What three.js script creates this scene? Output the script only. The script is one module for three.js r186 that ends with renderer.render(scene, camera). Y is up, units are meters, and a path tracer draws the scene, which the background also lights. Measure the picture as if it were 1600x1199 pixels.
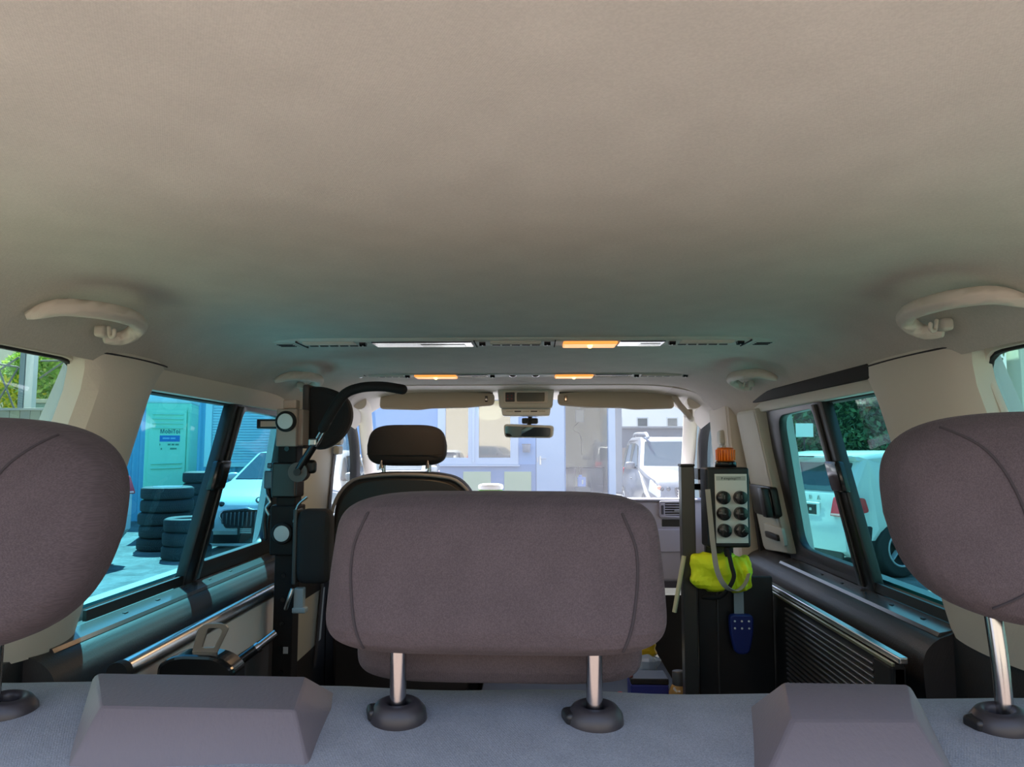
import * as THREE from 'three';
import { RoundedBoxGeometry } from 'three/addons/geometries/RoundedBoxGeometry.js';
import { mergeGeometries, toCreasedNormals, mergeVertices } from 'three/addons/utils/BufferGeometryUtils.js';
import { RectAreaLightUniformsLib } from 'three/addons/lights/RectAreaLightUniformsLib.js';
import { FontLoader } from 'three/addons/loaders/FontLoader.js';
import { ConvexGeometry } from 'three/addons/geometries/ConvexGeometry.js';
import { TextGeometry } from 'three/addons/geometries/TextGeometry.js';

// ───────────── camera, sky, sun, exposure
const scene = new THREE.Scene();
const EYE = 1.48;                                     // eye height above the yard, metres
const camera = new THREE.PerspectiveCamera(2 * Math.atan(599.5 / 1150) * 180 / Math.PI, 1600 / 1199, 0.02, 300);
camera.rotation.order = 'YXZ';
camera.position.set(0.035, EYE, 0);
camera.rotation.set(5.14 * Math.PI / 180, 1.84 * Math.PI / 180, 0);

const renderer = new THREE.WebGLRenderer();
renderer.toneMapping = THREE.LinearToneMapping;
renderer.toneMappingExposure = 2.65;
renderer.shadowMap.enabled = true;
RectAreaLightUniformsLib.init();

{ // hazy summer sky: pale at the horizon, blue overhead, the same all round
  const w = 16, h = 128, d = new Float32Array(w * h * 4);
  for (let j = 0; j < h; j++) {
    const el = Math.max(0, ((j + 0.5) / h - 0.5) * 2), t = Math.pow(1 - el, 3);
    const c = [0.42 + 0.58 * t, 0.66 + 0.36 * t, 1.15 - 0.05 * t];
    for (let i = 0; i < w; i++) d.set([...c, 1], (j * w + i) * 4);
  }
  const sky = new THREE.DataTexture(d, w, h, THREE.RGBAFormat, THREE.FloatType);
  sky.mapping = THREE.EquirectangularReflectionMapping;
  sky.magFilter = sky.minFilter = THREE.LinearFilter; sky.needsUpdate = true;
  scene.background = sky; scene.environment = sky;
  scene.backgroundIntensity = 0.75; scene.environmentIntensity = 0.75;
}
const sun = new THREE.DirectionalLight(new THREE.Color(1.0, 0.93, 0.82), 11);
sun.position.set(-5, 24, -13); sun.target.position.set(0, 0, 0);
sun.castShadow = true; sun.shadow.radius = 1.2; sun.shadow.mapSize.set(4096, 4096);
Object.assign(sun.shadow.camera, { left: -30, right: 30, top: 30, bottom: -30, near: 1, far: 90 });
scene.add(sun, sun.target);

// ───────────── helpers
let seed = 7;
const rnd = () => { seed = (seed * 1664525 + 1013904223) >>> 0; return seed / 4294967296; };
const V = (x, y, z) => new THREE.Vector3(x, y, z);
const taken = {};
function numbered(n) { const k = taken[n] = (taken[n] ?? -1) + 1; return k ? n + '_' + String(k).padStart(3, '0') : n; }
function mesh(name, geo, mat, parent) {
  const m = new THREE.Mesh(Array.isArray(geo) ? merge(geo) : geo, mat);
  m.castShadow = m.receiveShadow = true;
  m.name = parent ? name : numbered(name);
  (parent ?? scene).add(m);
  return m;
}
function thing(name, label, category, pos = [0, 0, 0], turn = 0, group) {
  const o = new THREE.Group(); o.name = numbered(name); scene.add(o);
  o.position.set(...pos); o.rotation.y = turn; o.userData = { label, category };
  if (group) o.userData.group = group;
  return o;
}
function tag(o, label, category, group) { o.userData = { ...o.userData, label, category }; if (group) o.userData.group = group; return o; }
function struct(o, label, category) { o.userData = { ...o.userData, kind: 'structure', label, category }; return o; }
function structure(name, label, category) { const g = new THREE.Group(); g.name = numbered(name); scene.add(g); return struct(g, label, category); }
function flat(g) { g = g.index ? g.toNonIndexed() : g; for (const k of Object.keys(g.attributes)) if (!['position', 'normal', 'uv'].includes(k)) g.deleteAttribute(k); if (!g.attributes.uv) g.setAttribute('uv', new THREE.Float32BufferAttribute(new Float32Array(g.attributes.position.count * 2), 2)); return g; }
function merge(list) { return mergeGeometries(list.map(flat)); }
function box(w, h, d, x = 0, y = 0, z = 0, r = 0.003, seg = 2) {
  const g = r > 0 ? new RoundedBoxGeometry(w, h, d, seg, Math.min(r, w / 2.02, h / 2.02, d / 2.02)) : new THREE.BoxGeometry(w, h, d);
  return g.translate(x, y, z);
}
const span = (x0, x1, y0, y1, z0, z1, r = 0.003) => box(x1 - x0, y1 - y0, z1 - z0, (x0 + x1) / 2, (y0 + y1) / 2, (z0 + z1) / 2, r);
function tube(pts, r, seg = 24, rad = 10, closed = false) {
  const c = new THREE.CatmullRomCurve3(pts.map((p) => V(...p)), closed, 'centripetal');
  const g = new THREE.TubeGeometry(c, seg, r, rad, closed);
  if (closed) return g;
  const ends = [0, 1].map((t) => { const s = new THREE.SphereGeometry(r, rad, 6); const p = c.getPoint(t); return s.translate(p.x, p.y, p.z); });
  return merge([g, ...ends]);
}
function rod(a, b, r, rad = 14) {
  const A = V(...a), B = V(...b), d = B.clone().sub(A), g = new THREE.CylinderGeometry(r, r, d.length(), rad, 1);
  g.applyQuaternion(new THREE.Quaternion().setFromUnitVectors(V(0, 1, 0), d.clone().normalize()));
  return g.translate((A.x + B.x) / 2, (A.y + B.y) / 2, (A.z + B.z) / 2);
}
function bar(a, b, w, h, r = 0.002) {                // rounded rectangular bar from a to b
  const A = V(...a), B = V(...b), d = B.clone().sub(A), g = box(w, d.length(), h, 0, 0, 0, r);
  g.applyQuaternion(new THREE.Quaternion().setFromUnitVectors(V(0, 1, 0), d.normalize()));
  return g.translate((A.x + B.x) / 2, (A.y + B.y) / 2, (A.z + B.z) / 2);
}
function lathe(pts, seg = 32) { return new THREE.LatheGeometry(pts.map((p) => new THREE.Vector2(...p)), seg); }
function loft(rings, caps = true, crease = 0.6, closed = true) {   // rings of equally many [x,y,z]
  const n = rings[0].length, P = [], I = [], UV = [];
  let run = 0;
  rings.forEach((r, j) => {
    if (j) run += V(...r[0]).distanceTo(V(...rings[j - 1][0]));
    let a = 0;
    r.forEach((p, i) => { if (i) a += V(...p).distanceTo(V(...r[i - 1])); P.push(...p); UV.push(a, run); });
  });
  const m = closed ? n : n - 1;
  for (let j = 0; j < rings.length - 1; j++) for (let i = 0; i < m; i++) {
    const a = j * n + i, b = j * n + (i + 1) % n, c = a + n, d = b + n;
    I.push(a, b, c, b, d, c);
  }
  if (caps) for (const j of [0, rings.length - 1]) {
    const r = rings[j], c = r.reduce((s, p) => s.add(V(...p)), V(0, 0, 0)).divideScalar(n), k = P.length / 3;
    P.push(c.x, c.y, c.z); UV.push(0, 0);
    for (let i = 0; i < n; i++) { const a = j * n + i, b = j * n + (i + 1) % n; j ? I.push(a, b, k) : I.push(b, a, k); }
  }
  const g = new THREE.BufferGeometry();
  g.setAttribute('position', new THREE.Float32BufferAttribute(P, 3)); g.setAttribute('uv', new THREE.Float32BufferAttribute(UV, 2)); g.setIndex(I);
  return toCreasedNormals(g, crease);
}
function shell(nk, ni, low, up) {                     // thin solid between two grids low(k, i) and up(k, i)
  const L = [], U = [];
  for (let k = 0; k <= nk; k++) { L.push(Array.from({ length: ni + 1 }, (_, i) => low(k, i))); U.push(Array.from({ length: ni + 1 }, (_, i) => up(k, i))); }
  const strips = [loft(L, false, 0.5, false), loft(U, false, 0.5, false), loft([L[0], U[0]], false, 0.5, false), loft([L[nk], U[nk]], false, 0.5, false), loft([L.map((r) => r[0]), U.map((r) => r[0])], false, 0.5, false), loft([L.map((r) => r[ni]), U.map((r) => r[ni])], false, 0.5, false)];
  return merge(strips);
}
function shapeOf(pts, holes = []) { const s = new THREE.Shape(pts.map((p) => new THREE.Vector2(...p))); for (const h of holes) s.holes.push(new THREE.Path(h.map((p) => new THREE.Vector2(...p)))); return s; }
function rounded(pts, r, n = 5) {                     // polygon with rounded corners; r a number or one per corner
  const out = [];
  pts.forEach((p, i) => {
    const q = pts[(i + pts.length - 1) % pts.length], s = pts[(i + 1) % pts.length], rr = Array.isArray(r) ? r[i] : r;
    if (!rr) { out.push(p); return; }
    const P = new THREE.Vector2(...p), a = new THREE.Vector2(...q).sub(P), b = new THREE.Vector2(...s).sub(P);
    const la = Math.min(rr, a.length() * 0.48), lb = Math.min(rr, b.length() * 0.48);
    const A = P.clone().addScaledVector(a.normalize(), la), B = P.clone().addScaledVector(b.normalize(), lb);
    for (let k = 0; k <= n; k++) { const t = k / n, u = 1 - t; out.push([u * u * A.x + 2 * u * t * P.x + t * t * B.x, u * u * A.y + 2 * u * t * P.y + t * t * B.y]); }
  });
  return out;
}
function slab(pts, depth, holes = [], bevel = 0) {    // extruded towards +z, front at z = depth
  const g = new THREE.ExtrudeGeometry(shapeOf(pts, holes), { depth: depth - 2 * bevel, bevelEnabled: bevel > 0, bevelThickness: bevel, bevelSize: bevel, bevelOffset: -bevel, bevelSegments: 2, curveSegments: 8 });
  return g.translate(0, 0, bevel);
}
function warp(g, f, flip = false) {                   // moves every vertex
  g = g.index ? g.toNonIndexed() : g;
  const p = g.attributes.position;
  for (let i = 0; i < p.count; i++) { const q = f(p.getX(i), p.getY(i), p.getZ(i)); p.setXYZ(i, q[0], q[1], q[2]); }
  if (flip) for (const k of Object.keys(g.attributes)) {
    const a = g.attributes[k], n = a.itemSize;
    for (let i = 0; i < a.count; i += 3) for (let c = 0; c < n; c++) { const t = a.array[(i + 1) * n + c]; a.array[(i + 1) * n + c] = a.array[(i + 2) * n + c]; a.array[(i + 2) * n + c] = t; }
  }
  g.computeVertexNormals();
  return toCreasedNormals(mergeVertices((g.deleteAttribute('normal'), g), 1e-5), 0.6);
}
const sp = (c, e) => Math.sign(c) * Math.pow(Math.abs(c), e);
function cushion(a, b, c, nxy, nz, f = (x, y, z) => [x, y, z], su = 88, sv = 44) {   // superquadric pad
  const rings = [];
  for (let j = 0; j <= sv; j++) {
    const v = -Math.PI / 2 + Math.PI * j / sv, r = [];
    const C = Math.max(0.002, sp(Math.cos(v), 2 / nz)), S = sp(Math.sin(v), 2 / nz);
    for (let i = 0; i < su; i++) { const u = 2 * Math.PI * i / su; r.push(f(a * C * sp(Math.cos(u), 2 / nxy), b * C * sp(Math.sin(u), 2 / nxy), c * S)); }
    rings.push(r);
  }
  const g = loft(rings, true, 1.2), p = g.attributes.position, uv = g.attributes.uv;
  for (let i = 0; i < p.count; i++) uv.setXY(i, p.getX(i) + p.getZ(i) * 0.5, p.getY(i));
  return g;
}
function block(corners, r) {                          // convex block with softly rounded edges
  const pts = [];
  for (const [x, y, z] of corners) for (let i = 0; i < 14; i++) for (const e of [-1.25, -0.8, -0.35, 0, 0.35, 0.8, 1.25]) { const p = 2 * Math.PI * i / 14; pts.push(V(x + r * Math.cos(e) * Math.cos(p), y + r * Math.sin(e), z + r * Math.cos(e) * Math.sin(p))); }
  return planarUV(toCreasedNormals(mergeVertices(new ConvexGeometry(pts).deleteAttribute('normal')), 0.5), 'x', 'z');
}
function planarUV(g, ax, ay, s = 1) { const p = g.attributes.position, uv = new Float32Array(p.count * 2), get = { x: 'getX', y: 'getY', z: 'getZ' }; for (let i = 0; i < p.count; i++) { uv[2 * i] = p[get[ax]](i) * s; uv[2 * i + 1] = p[get[ay]](i) * s; } g.setAttribute('uv', new THREE.BufferAttribute(uv, 2)); return g; }

// ───────────── textures and materials
function noiseTexture(size, f, srgb = false) {
  const d = new Uint8Array(size * size * 4);
  for (let j = 0; j < size; j++) for (let i = 0; i < size; i++) { const v = f(i, j); const c = Array.isArray(v) ? v : [v, v, v]; d.set([...c.map((x) => Math.max(0, Math.min(255, x * 255))), 255], (j * size + i) * 4); }
  const t = new THREE.DataTexture(d, size, size); t.wrapS = t.wrapT = THREE.RepeatWrapping; t.magFilter = THREE.LinearFilter; t.minFilter = THREE.LinearFilter;
  if (srgb) t.colorSpace = THREE.SRGBColorSpace;
  t.needsUpdate = true; return t;
}
function smoothNoise(n) { const g = Array.from({ length: n * n }, rnd); return (u, v) => { const x = u * n, y = v * n, i = Math.floor(x), j = Math.floor(y), a = x - i, b = y - j, s = (t) => t * t * (3 - 2 * t), q = (k, l) => g[(((l % n) + n) % n) * n + ((k % n) + n) % n]; return (q(i, j) * (1 - s(a)) + q(i + 1, j) * s(a)) * (1 - s(b)) + (q(i, j + 1) * (1 - s(a)) + q(i + 1, j + 1) * s(a)) * s(b); }; }
const n8 = smoothNoise(8), n32 = smoothNoise(32), n64 = smoothNoise(64);
const weave = noiseTexture(256, (i, j) => { const k = Math.floor(j / 4); return 0.45 + 0.22 * Math.sin((i + k * 2) * Math.PI / 2) * Math.cos(j * Math.PI / 2) + 0.3 * (rnd() - 0.5) + 0.2 * (n64(i / 256, j / 256) - 0.5); });
const weaveColour = noiseTexture(256, (i, j) => 0.86 + 0.18 * (rnd() - 0.5) + 0.05 * (n8(i / 256, j / 256) - 0.5), true);
const grain = noiseTexture(256, (i, j) => 0.5 + 0.5 * (n64(i / 256, j / 256) - 0.5) + 0.4 * (rnd() - 0.5));
const asphalt = noiseTexture(512, (i, j) => 0.66 + 0.22 * (n8(i / 512, j / 512) - 0.5) + 0.14 * (n32(i / 512, j / 512) - 0.5) + 0.3 * (rnd() - 0.5), true);
const knit = noiseTexture(256, (i, j) => 0.95 + 0.035 * (n8(i / 256, j / 256) - 0.5) + 0.05 * (rnd() - 0.5), true);
const rep = (t, x, y = x) => { const c = t.clone(); c.repeat.set(x, y); c.needsUpdate = true; return c; };
const lin = (r, g, b) => new THREE.Color().setRGB(r, g, b);
const M = (c, rough = 0.6, o = {}) => new THREE.MeshPhysicalMaterial({ color: Array.isArray(c) ? lin(...c) : c, roughness: rough, side: THREE.DoubleSide, ...o });
const m = {
  headliner: M([0.60, 0.545, 0.47], 0.95, { map: rep(knit, 3), bumpMap: rep(weave, 9), bumpScale: 0.0003 }),
  trim: M([0.60, 0.54, 0.46], 0.7, { bumpMap: rep(grain, 6), bumpScale: 0.0002 }),
  pale: M([0.50, 0.50, 0.44], 0.6),
  visor: M([0.50, 0.44, 0.35], 0.8),
  cream: M([0.74, 0.67, 0.57], 0.7),
  steelBlack: M([0.014, 0.012, 0.012], 0.6, { specularIntensity: 0.4 }),
  dark: M([0.030, 0.029, 0.031], 0.5, { bumpMap: rep(grain, 8), bumpScale: 0.0003 }),
  sill: M([0.07, 0.07, 0.072], 0.2),
  black: M([0.012, 0.012, 0.013], 0.42),
  rubber: M([0.010, 0.010, 0.011], 0.8),
  gloss: M([0.012, 0.012, 0.013], 0.15),
  fabric: M([0.094, 0.075, 0.083], 0.95, { map: rep(weaveColour, 7), bumpMap: rep(weave, 8), bumpScale: 0.0007, sheen: 0.25, sheenRoughness: 0.6, sheenColor: lin(0.3, 0.27, 0.3) }),
  fabricGrey: M([0.33, 0.35, 0.385], 0.95, { map: rep(weaveColour, 7), bumpMap: rep(weave, 8), bumpScale: 0.0007, sheen: 0.3, sheenRoughness: 0.6, sheenColor: lin(0.3, 0.32, 0.34) }),
  seam: M([0.035, 0.030, 0.034], 0.95),
  fabricBlack: M([0.022, 0.021, 0.023], 0.9, { bumpMap: rep(weave, 6), bumpScale: 0.0005 }),
  cover: M([0.135, 0.120, 0.134], 0.5, { bumpMap: rep(grain, 8), bumpScale: 0.0002 }),
  guide: M([0.03, 0.027, 0.031], 0.42),
  chrome: M([0.42, 0.41, 0.42], 0.2, { metalness: 1 }),
  darkChrome: M([0.17, 0.17, 0.20], 0.14, { metalness: 1 }),
  steel: M([0.55, 0.55, 0.55], 0.3, { metalness: 1 }),
  alu: M([0.72, 0.74, 0.75], 0.28, { metalness: 1 }),
  bronze: M([0.40, 0.30, 0.25], 0.5),
  copper: M([0.62, 0.42, 0.32], 0.5),
  whitePlastic: M([0.66, 0.68, 0.66], 0.5),
  paper: M([0.78, 0.78, 0.74], 0.6),
  white: M([0.50, 0.51, 0.51], 0.3, { clearcoat: 0.6, clearcoatRoughness: 0.05 }),
  suvPaint: M([0.11, 0.115, 0.13], 0.3, { clearcoat: 0.5, clearcoatRoughness: 0.1 }),
  silver: M([0.27, 0.28, 0.31], 0.3, { clearcoat: 0.6, clearcoatRoughness: 0.05 }),
  carGlass: M([0.03, 0.045, 0.055], 0.06),
  red: M([0.45, 0.02, 0.03], 0.2),
  hiVis: M([0.85, 1.0, 0.02], 0.7),
  blueRemote: M([0.006, 0.02, 0.15], 0.4),
  dash: M([0.38, 0.37, 0.47], 0.6),
  ribBlack: M([0.30, 0.30, 0.31], 0.3, { metalness: 0.9 }),
  dashDark: M([0.045, 0.045, 0.07], 0.6),
};
const glass = (r, g, b, shine = 1) => M([r, g, b], 0.0, { transmission: 1, thickness: 0, ior: 1.5, specularIntensity: shine });
m.glassFront = glass(0.80, 0.86, 0.88);
m.glassLeft = glass(0.36, 0.74, 0.84, 0.5);
m.glassRight = glass(0.40, 0.74, 0.74, 0.15);
m.glassQuarter = glass(0.70, 0.82, 0.74);
m.glassQuarterDusty = M([0.55, 0.74, 0.68], 0.25, { transmission: 1, thickness: 0 });

// ───────────── the yard
const ground = struct(mesh('ground', planarUV(new THREE.BoxGeometry(120, 0.2, 120).translate(0, -0.1, -10), 'x', 'z', 0.5), M([0.25, 0.25, 0.25], 0.95, { map: asphalt })), 'grey asphalt of the yard around the van', 'ground');

struct(mesh('floor_apron', planarUV(new THREE.BoxGeometry(16, 0.02, 12).translate(0, 0.01, 6.6), 'x', 'z', 0.7), M([0.38, 0.285, 0.24], 0.95, { map: asphalt })), 'reddish concrete apron behind the open tailgate', 'ground');
struct(mesh('floor_lane', planarUV(new THREE.BoxGeometry(6.8, 0.02, 15).translate(0, 0.01, -6.92), 'x', 'z', 0.7), M([0.80, 0.78, 0.74], 0.95, { map: asphalt })), 'pale concrete lane that the van stands on', 'ground');

// ───────────── the van: headliner, floor, walls
const REAR = -0.34;                                  // the body ends here; the tailgate is open
const smooth = (a, b, t) => { t = Math.max(0, Math.min(1, (t - a) / (b - a))); return t * t * (3 - 2 * t); };
function roofY(x, u) {                                // headliner height at x and depth u
  const s = Math.max(0, (Math.abs(x) - 0.35) / 0.335), f = smooth(1.9, 2.55, u);
  return 1.722 - 0.097 * Math.pow(s, 5) - 0.02 * f - 0.018 * f * Math.pow(Math.max(0, Math.abs(x) - 0.36) / 0.22, 2);
}
{
  const U = (k) => 0.26 + 2.30 * k / 44, g = shell(44, 48,
    (k, i) => { const x = -0.685 + 1.37 * i / 48; return [x, roofY(x, U(k)), -U(k)]; },
    (k, i) => { const x = -0.80 + 1.6 * i / 48; return [x, 1.80 - 0.05 * Math.pow(Math.abs(x) / 0.8, 4), -U(k)]; });
  planarUV(g, 'x', 'z');
  struct(mesh('ceiling', g, m.headliner), 'taupe knitted headliner over the whole cabin', 'headliner');
}
struct(mesh('floor', span(-0.8, 0.8, 0.36, 0.42, -3.5, REAR, 0), m.rubber), 'dark rubber floor of the van', 'floor');

const WX = (y) => 0.76 - Math.max(0, y - 1.16) * 0.1667;             // inner half width of the body at height y
function side(s, pts, off, thick, holes = [], bevel = 0.003) {        // panel lying on the side wall: pts are [depth, height]
  return warp(slab(pts, thick, holes, bevel), (u, v, w) => [s * (WX(v) + off + w), v, -u], s < 0);
}
function wallSide(s, name) {
  const L = s < 0, wall = structure(name, L ? 'van side wall with sliding window and shiny rail' : 'van sliding door side with handle recess and window', 'wall');
  const winEnd = L ? 2.20 : 2.11, cTop = L ? 1.36 : 1.445, cBot = L ? 1.27 : 1.34;
  const qE = [[L ? 1.20 : 1.155, 1.60]], qB = L ? 1.065 : 1.03;
  // outer shell behind the trims, open at the windows
  mesh('body_shell', side(s, [[-REAR, 0.3], [3.6, 0.3], [3.6, 1.21], [2.64, 1.21], [2.6, 1.66], [-REAR, 1.66]], 0.045, 0.03,
    [[[0.42, 1.20], [qB, 1.19], [qE[0][0] + 0.006, 1.632], [0.42, 1.632]], [[cBot - 0.03, 1.195], [winEnd + 0.05, 1.195], [winEnd + 0.01, 1.605], [cTop - 0.04, 1.605]]], 0), m.white, wall);
  // rear quarter surround
  mesh('rear_panel', side(s, [[-REAR, 1.16], [1.08, 1.16], [1.23, 1.64], [-REAR, 1.64]], 0.034, 0.012,
    [rounded([[0.44, 1.21], [qB, 1.20], [qE[0][0] - 0.006, 1.628], [0.44, 1.628]], [0.06, 0.04, 0.05, 0.06])], 0.002), m.trim, wall);
  mesh('rear_seal', side(s, rounded([[0.43, 1.20], [qB + 0.008, 1.19], [qE[0][0] + 0.012, 1.634], [0.43, 1.634]], [0.06, 0.04, 0.07, 0.06]), 0.04, 0.008,
    [rounded([[0.45, 1.22], [qB - 0.003, 1.20], [qE[0][0] + 0.002, 1.624], [0.45, 1.624]], [0.06, 0.04, 0.06, 0.06])], 0), m.rubber, wall);
  mesh('lower_panel', side(s, [[-REAR, 0.42], [1.36, 0.42], [1.36, 1.17], [-REAR, 1.17]], -0.02, 0.06, [], 0.006), m.dark, wall);
  // pillar between quarter window and sliding window: a proud, softly bowed cover
  const pillar = [];
  for (let k = 0; k <= 14; k++) {
    const y = 1.165 + (1.645 - 1.165) * k / 14, t = (y - 1.165) / 0.48, flare = Math.pow(Math.max(0, t - 0.82) / 0.18, 2);
    const u0 = qB - 0.002 + 0.122 * t - 0.03 * flare, u1 = cBot + (cTop - cBot) * t + 0.055 * flare, r = [];
    for (let i = 0; i <= 14; i++) { const q = i / 14, e = Math.pow(Math.sin(Math.PI * q), 0.45); r.push([s * (WX(y) + 0.012 - 0.045 * e + 0.02 * flare * e), y, -(u0 + (u1 - u0) * q)]); }
    r.push([s * (WX(y) + 0.045), y, -u1 + 0.006], [s * (WX(y) + 0.045), y, -u0 - 0.006]);
    pillar.push(r);
  }
  mesh('pillar_trim', loft(pillar, true, 0.5), m.trim, wall);
  mesh('pillar_joint', tube(pillar[14].slice(0, 15).map(([x, y, z]) => [x - s * 0.001, y - 0.006, z]), 0.0016, 40, 6), m.seam, wall);
  // roof rail above the sliding window
  mesh('roof_rail', side(s, [[cTop - 0.06, 1.592], [2.5, 1.586], [2.6, 1.60], [2.6, L ? 1.634 : 1.618], [cTop - 0.02, L ? 1.634 : 1.618]], -0.004, 0.05, [], 0.005), L ? m.trim : m.pale, wall);
  if (!L) mesh('door_seal', side(s, [[1.42, 1.616], [2.56, 1.616], [2.58, 1.642], [1.42, 1.645]], -0.012, 0.05, [], 0.004), m.rubber, wall);
  // sill and door card, swept along the side
  const prof = rounded([[0.79, 1.168], [0.745, 1.172], [0.712, 1.160], [0.686, 1.135], [0.690, 1.04], [0.715, 0.97], [0.715, 0.42], [0.79, 0.42]], [0, 0, 0.012, 0.03, 0.04, 0.04, 0, 0], 5);
  const card = [L ? 1.12 : 1.30, 1.6, 2.0, L ? 2.66 : 2.66].map((u) => prof.map(([x, y]) => [s * x, y, -u]));
  mesh('door_card', loft(card, true, 0.5), m.dark, wall);
  const step = [[0.758, 1.176], [0.722, 1.169], [0.718, 1.163], [0.758, 1.163]];
  mesh('sill_strip', loft([L ? 1.16 : 1.31, winEnd + 0.02].map((u) => step.map(([x, y]) => [s * x, y, -u]))), m.sill, wall);
  const rail = [[0.768, 1.196], [0.7615, 1.196], [0.7605, 1.177], [0.768, 1.177]];
  mesh('window_track', loft([1.31, winEnd].map((u) => rail.map(([x, y]) => [s * x, y, -u]))), m.black, wall);
  for (let k = 0; k < 5; k++) mesh('drain_slot', box(0.006, 0.002, 0.012, s * 0.741, 1.1732, -1.4 - 0.12 * k, 0.0008), m.black, wall);
  // B pillar
  const b0 = L ? winEnd + 0.03 : winEnd + 0.02;
  if (L) mesh('middle_pillar', side(s, rounded([[b0 + 0.03, 0.42], [2.63, 0.42], [2.66, 1.2], [2.60, 1.64], [b0 + 0.0, 1.64]], 0.02), -0.02, 0.06, [], 0.012), m.pale, wall);
  else {
    mesh('door_end_trim', side(s, rounded([[b0 - 0.02, 1.19], [2.34, 1.17], [2.36, 1.60], [b0 + 0.02, 1.60]], [0.01, 0.02, 0.03, 0.01]), -0.02, 0.05, [], 0.012), m.pale, wall);
    mesh('middle_pillar', side(s, rounded([[2.37, 0.42], [2.68, 0.42], [2.72, 1.2], [2.64, 1.64], [2.38, 1.64]], 0.02), -0.035, 0.07, [], 0.02), m.trim, wall);
    mesh('pillar_seam', side(s, [[2.345, 0.9], [2.368, 0.9], [2.368, 1.62], [2.345, 1.62]], 0.0, 0.03, [], 0), m.rubber, wall);
  }
  // front door opening: black seal round the glass
  const fo = [[2.60, 1.18], [3.24, 1.18], [3.10, 1.46], [2.88, 1.615], [2.60, 1.625]], fi = [[2.615, 1.20], [3.17, 1.20], [3.04, 1.45], [2.85, 1.590], [2.615, 1.604]];
  mesh('front_door_seal', side(s, rounded(fo, [0, 0.05, 0.12, 0.14, 0]), -0.01, 0.03, [rounded(fi, [0.01, 0.05, 0.12, 0.12, 0.01])], 0.004), m.rubber, wall);
  mesh('front_door_card', side(s, [[2.62, 0.42], [3.5, 0.42], [3.5, 1.19], [2.62, 1.20]], -0.04, 0.09, [], 0.01), m.dark, wall);
  return wall;
}
const wallLeft = wallSide(-1, 'wall_left'), wallRight = wallSide(1, 'wall_right');

// door furniture of the sliding door (right)
{
  const p = (u0, u1, y0, y1, off, th, mat, name, r = 0.01, holes = []) => mesh(name, side(1, rounded([[u0, y0], [u1, y0], [u1, y1], [u0, y1]], r), off, th, holes, 0.002), mat, wallRight);
  p(2.12, 2.33, 1.285, 1.375, -0.028, 0.02, m.black, 'handle_recess', 0.015);
  p(2.135, 2.225, 1.293, 1.367, -0.034, 0.02, m.gloss, 'handle_cup', 0.012);
  p(2.125, 2.165, 1.288, 1.372, -0.052, 0.02, m.black, 'door_pull', 0.01);
  p(2.10, 2.26, 1.212, 1.262, -0.026, 0.01, m.pale, 'lock_plate', 0.006);
  p(2.13, 2.24, 1.222, 1.240, -0.034, 0.012, m.black, 'lock_slider', 0.006);
}
// belt gear on the middle pillars
for (const s of [-1, 1]) {
  const L = s < 0, u = L ? 2.56 : 2.47, wall = L ? wallLeft : wallRight;
  mesh('belt_loop', [box(0.03, 0.05, 0.05, s * (WX(1.52) - 0.045), 1.52, -u, 0.012), box(0.022, 0.03, 0.06, s * (WX(1.49) - 0.05), 1.478, -u, 0.008)], m.pale, wall);
  mesh('belt_slot', side(s, rounded([[u - 0.02, 0.9], [u + 0.012, 0.9], [u + 0.012, 1.47], [u - 0.02, 1.47]], 0.008), L ? -0.026 : -0.042, 0.006, [], 0), L ? m.seam : m.pale, wall);
  if (L) mesh('seat_belt', side(s, [[u - 0.028, 0.7], [u + 0.002, 0.7], [u + 0.018, 1.47], [u - 0.012, 1.47]], -0.042, 0.0025, [], 0), M([0.09, 0.075, 0.065], 0.7), wall);
}

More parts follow.
